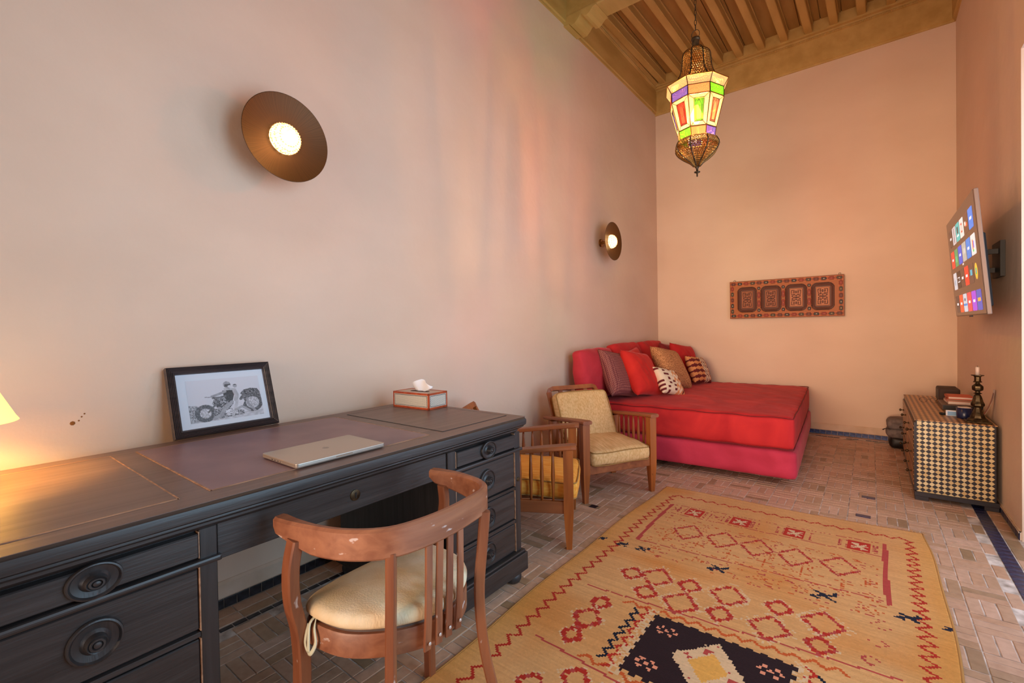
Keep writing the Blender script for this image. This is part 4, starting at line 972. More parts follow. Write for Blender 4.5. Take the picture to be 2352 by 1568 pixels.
pillow('throw_pillow', pillow_mesh(.44, .48, .13, 17), DRED, (-1.91, 5.74, ZM), r(-6), r(14), r(-4), 'dark red pillow, only its top showing in the corner', .48)
pillow('throw_pillow', pillow_mesh(.44, .46, .13, 18), RED2, (-1.90, 4.66, ZM), r(-4), r(18), r(6), 'deep red pillow peeking between scarlet pillow and back cushions', .46)

# ================================================================== two slatted armchairs
def armchair(lab, loc, rz, cm, cols, bh=.46):
    t = thing('spindle_armchair', lab, 'armchair', loc, rz, None); hw = .285
    for s in (-1, 1):
        bm = BM(); y = s*(hw-.0); lv = [(0, .030, .030), (.20, .052, .052), (.555, .056, .052)]
        for (z0, w0, t0), (z1, w1_, t1_) in zip(lv, lv[1:]): bar(bm, (0, y, z0), (0, y, z1), w0, t0, w1_, t1_, (1, 0, 0))
        obj('front_leg', bm, AW, t, False, False)
        bm = BM(); bar(bm, (-.50, y, 0), (-.47, y, .22), .04, .04, .055, .055, (1, 0, 0)); bar(bm, (-.47, y, .22), (-.47, y, .492), .055, .055, .055, .055, (1, 0, 0)); obj('rear_leg', bm, AW, t, False, False)
        bm = BM(); pts = [(.045, y, .5655), (.02, y, .566), (-.12, y, .553), (-.30, y, .532), (-.50, y, .508), (-.60, y, .496)]; wv = [.072, .082, .076, .064, .058, .050]
        sweep(bm, pts, [rect(w, .024, .006) for w in wv]); obj('armrest', bm, AWX, t, False, False)
        bm = BM(); box(bm, -.46, -.02, y-.014, y+.014, .195, .262, .003); obj('side_rail', bm, AWX, t, False, False)
        for k in range(6):
            x = -.085-k*.062; zt = .553+(x+.12)*.115-.009; bm = BM()
            lathe(bm, [(.0065, .258), (.0085, .32), (.0115, .40), (.0085, .47), (.006, zt)], 10, Matrix.Translation((x, y, 0))); obj('spindle', bm, AW, t, True, False)
    bm = BM(); box(bm, -.018, .016, -hw+.02, hw-.02, .195, .262, .003); obj('front_rail', bm, AWX, t, False, False)
    bm = BM(); box(bm, -.49, -.46, -hw+.02, hw-.02, .195, .25, .003); obj('rear_rail', bm, AWX, t, False, False)
    bm = BM()
    for k in range(6): box(bm, -.45, -.02, -.22+k*.08, -.18+k*.08, .245, .26, .002)
    obj('seat_slat', bm, AWX, t, False, False)
    # reclined back frame
    p0, p1 = Vector((-.43, 0, .25)), Vector((-.655, 0, .715)); u_ = (p1-p0).normalized()
    bm = BM(); bwid = .225
    pts = [p0+Vector((0, -bwid, 0)), p1+Vector((0, -bwid, -.03)), p1+Vector((-.004, -bwid+.012, -.008)), p1+Vector((-.005, -bwid+.035, 0)), p1+Vector((-.005, 0, 0)), p1+Vector((-.005, bwid-.035, 0)), p1+Vector((-.004, bwid-.012, -.008)), p1+Vector((0, bwid, -.03)), p0+Vector((0, bwid, 0))]
    sweep(bm, pts, rect(.022, .040), upv=(u_.z, 0, -u_.x)) if False else sweep(bm, pts, rect(.036, .024), upv=(u_.z, 0, -u_.x)); bf = obj('back_frame', bm, AW, t, False, False)
    for k in range(3):
        y = -.12+k*.12; bm = BM(); bar(bm, p0+Vector((0, y, 0)), p1+Vector((0, y, -.015)), .034, .012, upv=(u_.z, 0, -u_.x)); obj('back_slat', bm, AWX, bf, False, False)
    softbox('seat_cushion', .48, .49, .105, .03, cm, t, Matrix.Translation((-.195, 0, .315)) @ Matrix.Rotation(.05, 4, 'Y'), .018, cols, 22, .006, PIPEM, 5)
    ang = math.atan2(u_.z, u_.x); bq = Matrix.Translation(p0+u_*(bh/2+.005)+Vector((.075, .0, .015))) @ Matrix.Rotation(-ang+PI, 4, 'Y')
    softbox('back_cushion', bh, .47, .10, .03, cm, t, bq @ Matrix.Rotation(PI, 4, 'Z'), .02, cols+1, 20, .008, PIPEM, 5)
    return t
armchair('pine armchair with mustard cushions, the farther one, beside the red daybed', (-1.433, 3.071, 0), math.atan2(-.496, .868), MUST, 21)
armchair('pine armchair with amber cushion, the nearer one, half behind the desk end', (-1.4575, 2.437, 0), math.atan2(.47, .88), MUSTO, 31, .37)

# ================================================================== bentwood desk chair
dc = thing('desk_chair', 'worn bentwood armchair with cream seat pad pulled up to the desk', 'chair', (-1.09, .86, 0))
rail = spline([(-1.285, .597, .681), (-1.20, .607, .681), (-1.10, .632, .681), (-1.03, .667, .681), (-.972, .725, .681), (-.948, .805, .681), (-.942, .90, .681), (-.952, 1.0, .681), (-.972, 1.085, .681), (-1.03, 1.135, .681), (-1.14, 1.148, .681), (-1.255, 1.128, .681)], 4)
bm = BM(); n = len(rail); prf = []
for i in range(n):
    s = abs(i/(n-1)*2-1); tip = max(0, (s-.72)/.28); hgt = .080*(1-tip)+.040*tip; wid = .024*(1-tip)+.046*tip
    if i in (0, n-1): wid *= .8; hgt *= .8
    prf.append([(x, y+(.040-hgt/2)) for x, y in rect(wid, hgt, .007)])
sweep(bm, rail, prf); obj('curved_back_rail', bm, CHR, dc, 'a')
def leg(name, pts, w, t, upv=(1, 0, 0)):
    P = spline(pts, 5); n = len(P); bm = BM()
    sweep(bm, P, [rect(w[0]+(w[1]-w[0])*i/(n-1), t[0]+(t[1]-t[0])*i/(n-1), .004) for i in range(n)], upv=upv); return obj(name, bm, CH, dc, 'a')
leg('front_leg', [(-1.255, .612, 0), (-1.246, .630, .25), (-1.238, .622, .40), (-1.222, .596, .50), (-1.205, .586, .60), (-1.20, .598, .675)], (.036, .030), (.044, .040))
leg('front_leg', [(-1.235, 1.083, 0), (-1.225, 1.075, .25), (-1.222, 1.085, .40), (-1.215, 1.118, .50), (-1.20, 1.132, .60), (-1.195, 1.122, .675)], (.030, .026), (.034, .034))
leg('rear_leg', [(-.925, .69, .0125), (-.965, .715, .22), (-.975, .725, .40), (-.973, .728, .55), (-.972, .730, .655)], (.030, .030), (.026, .026), (1, .9, 0))
leg('rear_leg', [(-.915, 1.088, .0125), (-.955, 1.062, .22), (-.965, 1.052, .40), (-.958, 1.062, .55), (-.952, 1.070, .655)], (.032, .032), (.026, .026), (1, -.9, 0))
for k, (ya, yb) in enumerate(((.808, .834), (.845, .872), (.882, .914), (.922, .958))):
    xr = -.942-.004*abs(k-1); bm = BM(); P = spline([(-.925-.004*abs(k-1.5), ya, .375), (-.932, (ya+yb)/2-.004, .50), (xr+.0, yb, .655)], 4)
    sweep(bm, P, rect(.008, .024, .002), upv=(0, 1, 0)); obj('back_slat', bm, CH, dc)
SO = [(-1.250, .652), (-1.19, .642), (-1.09, .666), (-1.005, .735), (-.948, .83), (-.945, .92), (-.985, 1.015), (-1.06, 1.075), (-1.17, 1.088), (-1.25, 1.070), (-1.277, .98), (-1.284, .86), (-1.277, .73)]
def dshape():
    out = []; n = len(SO)
    for i in range(n):
        a, b, c_, d = [Vector(SO[(i+k) % n]) for k in (-1, 0, 1, 2)]
        for k in range(5):
            t = k/5; p = .5*((2*b)+(c_-a)*t+(2*a-5*b+4*c_-d)*t*t+(3*b-a-3*c_+d)*t**3); out.append((p.x-SCX, p.y-SCY))
    return out
SCX, SCY = -1.108, .868
def slab_at(bm, outline, zs, cx, cy): 
    rings = [[bm.verts.new((cx+x*s, cy+y*s, z)) for x, y in outline] for s, z in zs]; n = len(outline)
    for a, b in zip(rings, rings[1:]):
        for k in range(n): bm.faces.new((a[k], a[(k+1) % n], b[(k+1) % n], b[k]))
    bm.faces.new(rings[0][::-1]); bm.faces.new(rings[-1])
SCX, SCY = -1.108, .868
bm = BM(); slab_at(bm, dshape(), [(.98, .365), (1, .368), (1, .425), (.985, .43)], SCX, SCY); obj('seat_frame', bm, CHR, dc, 'a')
bm = BM(); slab_at(bm, dshape(), [(.93, .430), (.93, .436)], SCX, SCY); obj('seat_board', bm, mat('grey_seat_board', c(92, 78, 72), .6), dc, 'a')
bm = BM(); slab_at(bm, dshape(), [(.90, .437), (.975, .441), (1.005, .450), (1.01, .462), (.985, .474), (.93, .481), (.7, .486), (.35, .488)], SCX, SCY); obj('seat_pad', bm, CREAM, dc, True)
bm = BM(); bx0 = Vector((-1.205, .655, .445))
for pts in ([(0, 0, 0), (.002, -.022, -.012), (.012, -.032, -.05), (.006, -.030, -.085), (-.004, -.033, -.06), (-.006, -.022, -.015)], [(0, 0, 0), (.018, -.018, -.02), (.03, -.022, -.055), (.016, -.028, -.085), (.004, -.030, -.088)]):
    sweep(bm, spline([tuple(bx0+Vector(p)) for p in pts], 4), rect(.010, .003), upv=(0, 1, .2))
obj('tie_ribbon', bm, TIE, dc, True)
bm = BM()
for (ya, z) in ((.809, .395), (.846, .40), (.883, .40), (.923, .40)): lathe(bm, [(.005, 0), (.003, .002)], 8, Matrix.Translation((-.9205, ya, z)) @ Matrix.Rotation(PI/2, 4, 'Y'))
obj('screw', bm, mat('screw_head', c(200, 190, 184), .4, .5), dc)

# ================================================================== rug (knots on a fine grid, pattern woven in)
RX0, RX1, RY0, RY1 = -1.235, .235, -.05, 3.45; q_ = .0082
nx, ny = int((RX1-RX0)/q_), int((RY1-RY0)/q_)
gx, gy = np.meshgrid(RX0+(np.arange(nx)+.5)*q_, RY0+(np.arange(ny)+.5)*q_)
rc = np.zeros((ny, nx, 3)); A_, B2 = np.array(c(202, 142, 82)[:3]), np.array(c(216, 164, 108)[:3])
def sn(k):
    a = rs.rand(ny//k+3, nx//k+3); yi, xi = np.mgrid[0:ny, 0:nx]/k; y0, x0 = yi.astype(int), xi.astype(int); fy, fx = yi-y0, xi-x0
    return (a[y0, x0]*(1-fx)+a[y0, x0+1]*fx)*(1-fy)+(a[y0+1, x0]*(1-fx)+a[y0+1, x0+1]*fx)*fy
nA, nB, nC = sn(28), sn(9), rs.rand(ny, nx)
row = np.repeat(rs.rand(ny, 1), nx, 1)
wgt = np.clip(.55*nA+.3*nB+.15*row, 0, 1)[..., None]; rc[:] = A_*(1-wgt)+B2*wgt
om = np.clip((sn(22)-.55)*2.5, 0, 1)[..., None]; rc = rc*(1-om*.6)+np.array(c(204, 124, 48)[:3])*om*.6
edge_ = np.clip(1-(np.minimum(gx-RX0, RX1-gx))/.16, 0, 1)[..., None]; rc = rc*(1-edge_*.6)+np.array(c(208, 146, 66)[:3])*edge_*.6
RDc, RSc, ORc, NVc, AUc, PKc, LTc = [np.array(c(*t)[:3]) for t in ((176, 42, 26), (176, 66, 58), (194, 86, 36), (28, 30, 46), (40, 20, 22), (224, 142, 108), (214, 176, 134))]
def put(m, col_, p=1.0): mm = m if p >= 1 else (m & (nC < p)); rc[mm] = col_
def segl(p, q, w, col_, pr=1.0):
    dx, dy = q[0]-p[0], q[1]-p[1]; L2 = dx*dx+dy*dy+1e-9
    x0, x1 = min(p[0], q[0])-w-q_, max(p[0], q[0])+w+q_; y0, y1 = min(p[1], q[1])-w-q_, max(p[1], q[1])+w+q_
    i0_, i1_ = max(0, int((x0-RX0)/q_)), min(nx, int((x1-RX0)/q_)+2); j0_, j1_ = max(0, int((y0-RY0)/q_)), min(ny, int((y1-RY0)/q_)+2)
    if i1_ <= i0_ or j1_ <= j0_: return
    sx, sy = gx[j0_:j1_, i0_:i1_], gy[j0_:j1_, i0_:i1_]; t = np.clip(((sx-p[0])*dx+(sy-p[1])*dy)/L2, 0, 1)
    m = np.hypot(sx-p[0]-t*dx, sy-p[1]-t*dy) < w
    if pr < 1: m &= nC[j0_:j1_, i0_:i1_] < pr
    rc[j0_:j1_, i0_:i1_][m] = col_
def zig(p, q, amp, wl, w, col_, pr=1.0):
    L_ = math.hypot(q[0]-p[0], q[1]-p[1]); n = max(2, int(L_/wl)*2); ux, uy = (q[0]-p[0])/L_, (q[1]-p[1])/L_; pts = []
    for k in range(n+1): s = L_*k/n; a = amp*(1 if k % 2 else -1); pts.append((p[0]+ux*s-uy*a, p[1]+uy*s+ux*a))
    for a, b in zip(pts, pts[1:]): segl(a, b, w, col_, pr)
def disc(x, y, r_, col_, pr=1.0): put((np.abs(gx-x)+np.abs(gy-y) < r_*1.3) & (np.maximum(np.abs(gx-x), np.abs(gy-y)) < r_), col_, pr)
YM_ = 1.69
def both(fn):
    fn(lambda y: y); fn(lambda y: 2*YM_-y)
# borders
zig((-1.125, .10), (-1.125, 3.27), .020, .070, .0056, RDc*.95); zig((.165, .10), (.150, 3.30), .020, .066, .0056, RDc)
def rows_(f):
    zig((-1.13, f(3.285)), (.15, f(3.315)), .014, .075, .0055, RDc)
    segl((-1.075, f(3.11)), (-1.05, f(2.50)), .010, RSc); segl((.045, f(3.20)), (.060, f(2.53)), .010, RSc)
    segl((-1.08, f(2.965)), (.052, f(3.03)), .004, RSc, .8); segl((-1.08, f(3.12)), (.045, f(3.20)), .004, RSc, .6); segl((-1.05, f(2.49)), (.062, f(2.55)), .004, RSc, .85)
    sl = lambda x: .055*(x+1.08)
    # red squares with a cross, hatched squares between
    for x, big in ((-1.02, 0), (-.91, 1), (-.775, 0), (-.64, 1), (-.355, 1), (-.06, 1)):
        y = 3.04+sl(x)+.005
        if big:
            put((np.abs(gx-x) < .050) & (np.abs(gy-f(y)) < .060), RDc*1.1)
            for s in (-1, 1): segl((x-.028, f(y-.032*s)), (x+.028, f(y+.032*s)), .007, LTc)
            for a, b in ((-.034, -.012), (.034, .012), (-.012, .038), (.012, -.038)): segl((x+a, f(y+b)), (x+a*.4, f(y+b*.4)), .005, LTc)
            for s in (-1, 1): put((np.abs(gx-(x+s*.078)) < .024) & (np.abs(gy-f(y)) < .055) & ((gx*60).astype(int) % 2 == 0), RSc, .55)
        else:
            for s in (-1, 1): segl((x-.022, f(y-.028*s)), (x+.022, f(y+.028*s)), .004, RSc, .8)
    def dia(x, y, hx, hy, br=.014, lc=RSc, bc=RDc, lt=False):
        P = [(x-hx, y), (x, y+hy), (x+hx, y), (x, y-hy)]
        if lt: put((np.abs(gx-x)/hx+np.abs(gy-f(y))/hy < 1.5) & (np.abs(gx-x)/hx+np.abs(gy-f(y))/hy > .95), LTc, .35)
        for a, b in zip(P, P[1:]+P[:1]):
            segl((a[0], f(a[1])), (b[0], f(b[1])), .0066, lc, .92)
            for t in (.28, .78): disc(a[0]+(b[0]-a[0])*t, f(a[1]+(b[1]-a[1])*t), br, bc)
    for x, y in ((-.845, 2.745), (-.667, 2.755), (-.495, 2.765), (-.317, 2.765), (-.125, 2.79)): dia(x, y, .080, .110, .0105, RSc, RDc)
    for k in range(6): x = -.93+k*.165; segl((x-.035, f(2.60+.02*(k % 2))), (x+.035, f(2.60+.02*(k % 2))), .005, ORc, .7); segl((x, f(2.56)), (x, f(2.65)), .006, ORc, .7)
    for k in range(16): x = -1.0+k*.066; segl((x-.012, f(2.885+sl(x)*.6)), (x+.018, f(2.885+sl(x)*.6)), .004, ORc, .6); segl((x-.012, f(2.54)), (x+.018, f(2.53)), .004, ORc, .5)
    for x in (-.93, -.70, -.42, -.25, .0):
        for d in (-.02, .0, .02): segl((x-.03, f(2.44+d)), (x+.03, f(2.44+d*.2)), .0035, ORc, .5); segl((x+d, f(2.66)), (x+d, f(2.72)), .0045, ORc, .5)
    # navy marks
    for (x, y, s) in ((-1.095, 2.385, .7), (-.985, 2.395, .8), (-.61, 2.415, 1.1), (-.17, 2.445, 1.3), (.11, 2.46, .9), (.228, 2.46, .5), (-1.226, 2.385, .6)):
        for a, b, c_, d in ((-.03, -.02, .03, .02), (-.02, .02, .01, .005), (.0, .0, .028, -.02), (-.03, -.02, -.012, -.026), (.03, .02, .03, .034)):
            segl((x+a*s*1.15, f(y+b*s)), (x+c_*s*1.15, f(y+d*s)), .0075, NVc, .95)
    # big rose diamonds
    for x, y, b in ((-.82, 2.165, 1), (-.93, 2.13, 0), (-.815, 2.015, 0), (-.672, 2.18, 0), (-.663, 2.02, 1), (-.51, 2.20, 1), (-.508, 2.04, 0), (-.325, 2.06, 1), (-.315, 2.23, 0), (-.155, 2.215, 1), (-.154, 2.055, 0)):
        dia(x, y, .072 if b else .050, .088 if b else .058, .0118, RSc, RDc, True)
    segl((-1.05, f(1.91)), (.08, f(2.01)), .0045, RSc, .95)
    for x, y, b in ((-.938, 1.82, 0), (-.936, 1.69, 1)): dia(x, y, .058 if b else .040, .075 if b else .05, .0135, RSc, RDc, True)
    zig((-.86, f(1.895)), (-.06, f(1.945)), .014, .062, .006, ORc); 
    for x, y in ((.02, 2.2), (.0, 2.07), (.03, 2.33)): 
        P = [(x-.03, y), (x, y+.03), (x+.03, y), (x, y-.03)]
        for a, b in zip(P, P[1:]+P[:1]): segl((a[0], f(a[1])), (b[0], f(b[1])), .0035, RSc, .5)
for k in range(420):
    x, y = rs.uniform(-1.04, .03), rs.uniform(2.35, 2.93); L9 = rs.uniform(.008, .030)
    segl((x, y), (x+L9, y+rs.uniform(-.006, .006)), .0032, RSc if rs.rand() < .5 else ORc, .55)
both(rows_)
for sx, X0 in ((1, -.79), (-1, -.13)): zig((X0, 1.87), (X0, 1.51), .014, .05, .0055, NVc*.7); zig((X0+sx*.035, 1.90), (X0+sx*.035, 1.48), .014, .055, .0055, RDc)
put((np.abs(gx+.46) < .29) & (np.abs(gy-YM_) < .22) & (np.abs(gx+.46) > .24), LTc, .5)
ev = ((gx*40).astype(int) % 2 == 0) ; ev2 = ((gy*40).astype(int) % 2 == 0)
DX, DY = -.462, 1.69
fld = (np.abs(gx-DX) < .245) & (np.abs(gy-DY) < .185); put(fld, AUc)
put((np.abs(gx-DX) < .245) & (np.abs(gy-DY) < .197) & ev, AUc); put((np.abs(gx-DX) < .257) & (np.abs(gy-DY) < .185) & ev2, AUc)
dd = np.abs(gx-DX)/.125+np.abs(gy-DY)/.155
put(dd < 1.0, LTc); put((dd < 1.08) & ev & ev2, LTc); put(dd < .55, np.array(c(222, 160, 76)[:3])); put((dd > .62) & (dd < .92) & (((gx*28).astype(int)+(gy*28).astype(int)) % 3 == 0), RSc)
for x, y in ((-.645, 1.80), (-.28, 1.80), (-.645, 1.58), (-.28, 1.58)):
    for a, b in ((0, 0), (-.02, -.02), (.02, .02), (-.02, .02), (.02, -.02), (-.034, 0), (.034, 0)): disc(x+a, y+b, .009, PKc)
rc *= (1+.10*(nC[..., None]-.5)); rc *= (.95+.1*row[..., None])
def rugpt(i, j):
    x, y = RX0+i*q_, RY0+j*q_
    ed = min(i, nx-i)/nx; wav = .012*math.sin(y*2.1)+.006*math.sin(y*6.3)
    u = (x-RX0)/(RX1-RX0); s = (y-RY0)/(RY1-RY0)
    xx = x+(wav+(-.02+.035*math.sin(y*1.5))*(u > .5)*0+.0)*abs(u*2-1)
    if u > .86: xx += (u-.86)/.14*(.03*math.exp(-((y-2.6)/.5)**2)-.02*math.exp(-((y-3.45)/.2)**2))
    yy = y+(.05*(x+1.235)/1.47+.012*math.sin(x*5))*max(0, (s-.9)/.1)
    zz = .0105+.0016*math.sin(y*3+x)+.0025*math.exp(-((y-2.03-.1*x)/.05)**2)*(u > .6)
    return (xx, yy, zz)
vs = [rugpt(i, j) for j in range(ny+1) for i in range(nx+1)]; nb_ = len(vs)
fs = [(j*(nx+1)+i, j*(nx+1)+i+1, (j+1)*(nx+1)+i+1, (j+1)*(nx+1)+i) for j in range(ny) for i in range(nx)]
cols_ = rc.reshape(-1, 3)
# skirt down to the floor
per = [j for j in range(nx+1)]+[j*(nx+1)+nx for j in range(1, ny+1)]+[ny*(nx+1)+i for i in range(nx-1, -1, -1)]+[j*(nx+1) for j in range(ny-1, 0, -1)]
for k in per: vs.append((vs[k][0], vs[k][1], .0015))
m_ = len(per); fs += [(per[k], nb_+k, nb_+(k+1) % m_, per[(k+1) % m_]) for k in range(m_)]; cols_ = np.vstack([cols_, np.tile(A_*.8, (m_, 1))])
me = bpy.data.meshes.new('rug'); me.from_pydata(vs, [], fs); paint(me, cols_)
RUGM = mat('wool_pile', rough=.95); attr_color(RUGM); add_bump(RUGM, (260, 420, 200), .7, .003, 3); nodes(RUGM)[2].inputs['Sheen Weight'].default_value = .04; nodes(RUGM)[2].inputs['Specular IOR Level'].default_value = .1; me.materials.append(RUGM)
me.polygons.foreach_set('use_smooth', [True]*len(me.polygons))
rug = bpy.data.objects.new('patterned_rug', me); COL.objects.link(rug); tag(rug, 'golden wool rug with red diamonds, navy marks and dark medallion', 'rug')
V.clear(); Fc.clear()
bm = BM(); rr = random.Random(4)
for k in range(300):
    i = int(rr.random()*nx); p = Vector(rugpt(i, ny)); p.z = .005; L_ = rr.uniform(.008, .035)*(1.6 if i < 20 or i > nx-14 else 1)
    bar(bm, p+Vector((0, -.005, 0)), p+Vector((rr.gauss(0, .012), L_, -.002)), .0028, .0022, .0015, .0012)
fo = obj('fringe', bm, mat('fringe_wool', c(214, 160, 104), .95), rug, False, False); fo['kind'] = 'stuff'
bm = BM(); 
for ii_ in (0, nx): sweep(bm, [Vector(rugpt(ii_, j))-Vector((0, 0, .0045)) for j in range(0, ny+1, 6)], circ(.006, 6))
obj('selvedge', bm, mat('selvedge_wool', c(176, 124, 62), .95), rug, True, False)

# ================================================================== inlaid chest
ct = thing('inlaid_chest', 'low bone inlaid chest of drawers with black and cream checker, right wall', 'chest', (.43, 4.9, 0))
X0, X1, Y0, Y1, Z0, Z1 = .235, .630, 4.20, 5.61, .052, .55
INK = mat('black_resin', c(34, 30, 38), .35)
bm = BM(); box(bm, X0+.004, X1, Y0+.006, Y1, Z0, Z1-.004, .002); body = obj('carcass', bm, INK, ct)
INL = mat('checker_inlay', rough=.4)
n_, l_, b_ = nodes(INL); tc_ = n_.new('ShaderNodeTexCoord'); mp_ = n_.new('ShaderNodeMapping'); ck_ = n_.new('ShaderNodeTexChecker')
def checker_mat(name, rot, sc_, c1, c2, grid):
    m = mat(name, rough=.4); n, l, b = nodes(m); tc = n.new('ShaderNodeTexCoord'); sp = n.new('ShaderNodeSeparateXYZ'); l.new(tc.outputs['Object'], sp.inputs[0])
    def mth(op, a, bb):
        x = n.new('ShaderNodeMath'); x.operation = op
        for i, v in enumerate((a, bb)):
            if isinstance(v, (int, float)): x.inputs[i].default_value = v
            elif v is not None: l.new(v, x.inputs[i])
        return x.outputs[0]
    A, B_ = sp.outputs[grid[0]], sp.outputs[grid[1]]
    p = mth('MULTIPLY', A, 1/sc_[0]); q = mth('MULTIPLY', B_, 1/sc_[1]); s = mth('ADD', p, q); d = mth('SUBTRACT', p, q)
    k = mth('MODULO', mth('ADD', mth('FLOOR', s, None), mth('FLOOR', d, None)), 2); k = mth('ABSOLUTE', k, None)
    mx = n.new('ShaderNodeMix'); mx.data_type = 'RGBA'; l.new(k, mx.inputs[0]); mx.inputs[6].default_value = c1; mx.inputs[7].default_value = c2; l.new(mx.outputs[2], b.inputs['Base Color']); return m
CHT = checker_mat('top_checker', 0, (.031, .046), c(206, 158, 104), c(96, 62, 40), (0, 1)); CHF = checker_mat('front_checker', 0, (.046, .031), c(206, 158, 104), c(70, 46, 34), (1, 2))
bm = BM(); box(bm, X0, X1+.004, Y0, Y1+.004, Z1-.006, Z1, .0015); obj('top', bm, CHT, ct)
# side facing the camera: every bone lozenge a piece of its own
cw, chh = (X1-X0-.016)/12, (Z1-Z0-.012)/16.5
BONE = mat('bone_piece', rough=.4); n_, l_, b_ = nodes(BONE); oi = n_.new('ShaderNodeObjectInfo'); rp_ = n_.new('ShaderNodeValToRGB'); rp_.color_ramp.elements[0].color = c(206, 174, 118); rp_.color_ramp.elements[1].color = c(228, 206, 158)
l_.new(oi.outputs['Random'], rp_.inputs[0]); l_.new(rp_.outputs[0], b_.inputs['Base Color'])
def lozenge(w, h, square=False):
    bm = BM(); P = [(-w, 0), (0, -h), (w, 0), (0, h)] if not square else [(-w*.75, -h*.8), (w*.75, -h*.8), (w*.75, h*.8), (-w*.75, h*.8)]
    a = [bm.verts.new((x, 0, z)) for x, z in P]; b = [bm.verts.new((x*.93, -.0016, z*.93)) for x, z in P]
    for i in range(4): bm.faces.new((a[i], a[(i+1) % 4], b[(i+1) % 4], b[i]))
    bm.faces.new(b); bmesh.ops.recalc_face_normals(bm, faces=bm.faces); me = bpy.data.meshes.new('inlay'); bm.to_mesh(me); bm.free(); me.materials.append(BONE); return me
lz, lq = lozenge(cw*.51, chh*.51), lozenge(cw*.5, chh*.55, True)
P0 = ct.location
for i in range(12):
    for j in range(17):
        x = X0+.006+(i+.5)*cw+.002; z = Z1-.008-(j+.5)*chh-.0
        if z < Z0+.004: continue
        share('bone_inlay', lq if (i == 0 and j == 0) else lz, Matrix.Translation(Vector((x, Y0+.006, z))-P0) @ Matrix.Rotation(random.gauss(0, .02), 4, 'Y'), body)
# base
bm = BM(); box(bm, X0-.004, X1+.012, Y0-.012, Y1+.008, .026, .056, .002)
for a, b in ((X0-.002, X0+.07), (X1-.06, X1+.010)): box(bm, a, b, Y0-.010, Y0+.05, 0, .03, .002); box(bm, a, b, Y1-.05, Y1+.006, 0, .03, .002)
obj('plinth', bm, INK, ct)
for k, (a, b) in enumerate(((4.25, 4.90), (4.92, 5.57))):
    for z0, z1 in ((.36, .515), (.215, .345), (.075, .20)):
        bm = BM(); box(bm, X0-.006, X0+.006, a, b, z0, z1, .0015); dr = obj('drawer', bm, CHF, ct)
        for yk in ((a*.72+b*.28), (a*.28+b*.72)):
            bm = BM(); lathe(bm, [(.008, 0), (.004, .008), (.004, .016), (.012, .022), (.010, .030), (.002, .033)], 14, Matrix.Translation((X0-.006, yk, (z0+z1)/2)) @ Matrix.Rotation(-PI/2, 4, 'Y')); obj('knob', bm, BRASSD, dr, True)
bm = BM()
for y, z0, z1 in ((4.225, .06, .53),): box(bm, X0-.003, X0+.006, y-.018, y+.018, z0, z1)
for z in (.352, .208): box(bm, X0-.003, X0+.006, 4.24, 5.59, z-.005, z+.005)
obj('black_border', bm, INK, ct)

# ---- things on the chest
ZC_ = Z1
cs = thing('candlestick', 'faceted bronze candlestick at the near corner of the inlaid chest', 'candlestick', (.556, 4.300, ZC_))
bm = BM(); box(bm, -.062, .062, -.055, .055, 0, .012, .004); lathe(bm, [(.058, .010), (.050, .022), (.040, .030), (.036, .044), (.026, .066), (.018, .090), (.016, .098), (.030, .106), (.036, .112), (.036, .124), (.029, .140), (.024, .160), (.018, .178), (.012, .186), (.024, .192), (.012, .198), (.012, .204), (.028, .214), (.030, .228), (.029, .240), (.014, .254), (.010, .262), (.024, .266), (.018, .274), (.017, .300), (.022, .306), (.034, .310), (.034, .313), (.010, .314)], 8, ph=.3)
obj('stem', bm, BRONZE, cs, False, False)
cd = thing('candle', 'short white candle in the bronze candlestick', 'candle', (.556, 4.300, ZC_+.313)); bm = BM(); lathe(bm, [(.0105, 0), (.0105, .050), (.008, .053), (.002, .052)], 16); obj('wax', bm, CANDLE, cd, True, False)
bm = BM(); lathe(bm, [(.0012, .050), (.001, .062)], 6); obj('wick', bm, BLACKP, cd, False, False)
mg_ = thing('mug', 'dark navy cylinder mug beside the candlestick', 'mug', (.505, 4.42, ZC_)); NAVY = mat('navy_glaze', c(24, 30, 66), .3)
bm = BM(); lathe(bm, [(.036, 0), (.039, .01), (.041, .075), (.038, .075), (.036, .012), (.005, .010)], 28, cap=True); obj('cup', bm, NAVY, mg_, True, False)
bm = BM(); box(bm, -.028, .028, -.022, .02, .066, .079, .002, Matrix.Rotation(.4, 4, 'Z')); obj('white_contents', bm, PINKW, mg_, False, False)
pb = thing('media_box', 'flat dark set-top box under the stack of orange books', 'electronics', (.52, 4.92, ZC_)); bm = BM(); box(bm, -.095, .095, -.15, .15, 0, .04, .003); obj('casing', bm, mat('brown_box', c(92, 72, 62), .45), pb, False, False)
bm = BM(); box(bm, -.09, .09, -.1515, -.15, .004, .036); obj('black_front', bm, BLACKP, pb, False, False)
def book(lab, z, dx, rz, w, d, h, cc, pg=PINKW):
    b = thing('book', lab, 'book', (.535+dx, 4.93, ZC_+.041+z), rz, 'books stacked on the media box')
    bm = BM(); box(bm, -w/2+.003, w/2-.002, -d/2+.002, d/2-.002, .0025, h-.0025); obj('pages', bm, pg, b, False, False)
    bm = BM(); box(bm, -w/2, w/2, -d/2, d/2, 0, .0022); box(bm, -w/2, w/2, -d/2, d/2, h-.0022, h); box(bm, -w/2, -w/2+.0025, -d/2, d/2, 0, h); obj('cover', bm, cc, b, False, False)
OB = mat('orange_cover', c(206, 84, 44), .5); PB = mat('pale_pink_cover', c(222, 190, 172), .5)
book('pale book at the bottom of the stack', 0, .0, .03, .15, .215, .020, PB); book('worn orange book in the middle of the stack', .021, -.002, -.05, .145, .21, .016, OB, mat('dark_pages', c(150, 118, 96), .8)); book('bright orange book on top of the stack', .038, 0, .02, .145, .20, .017, OB)
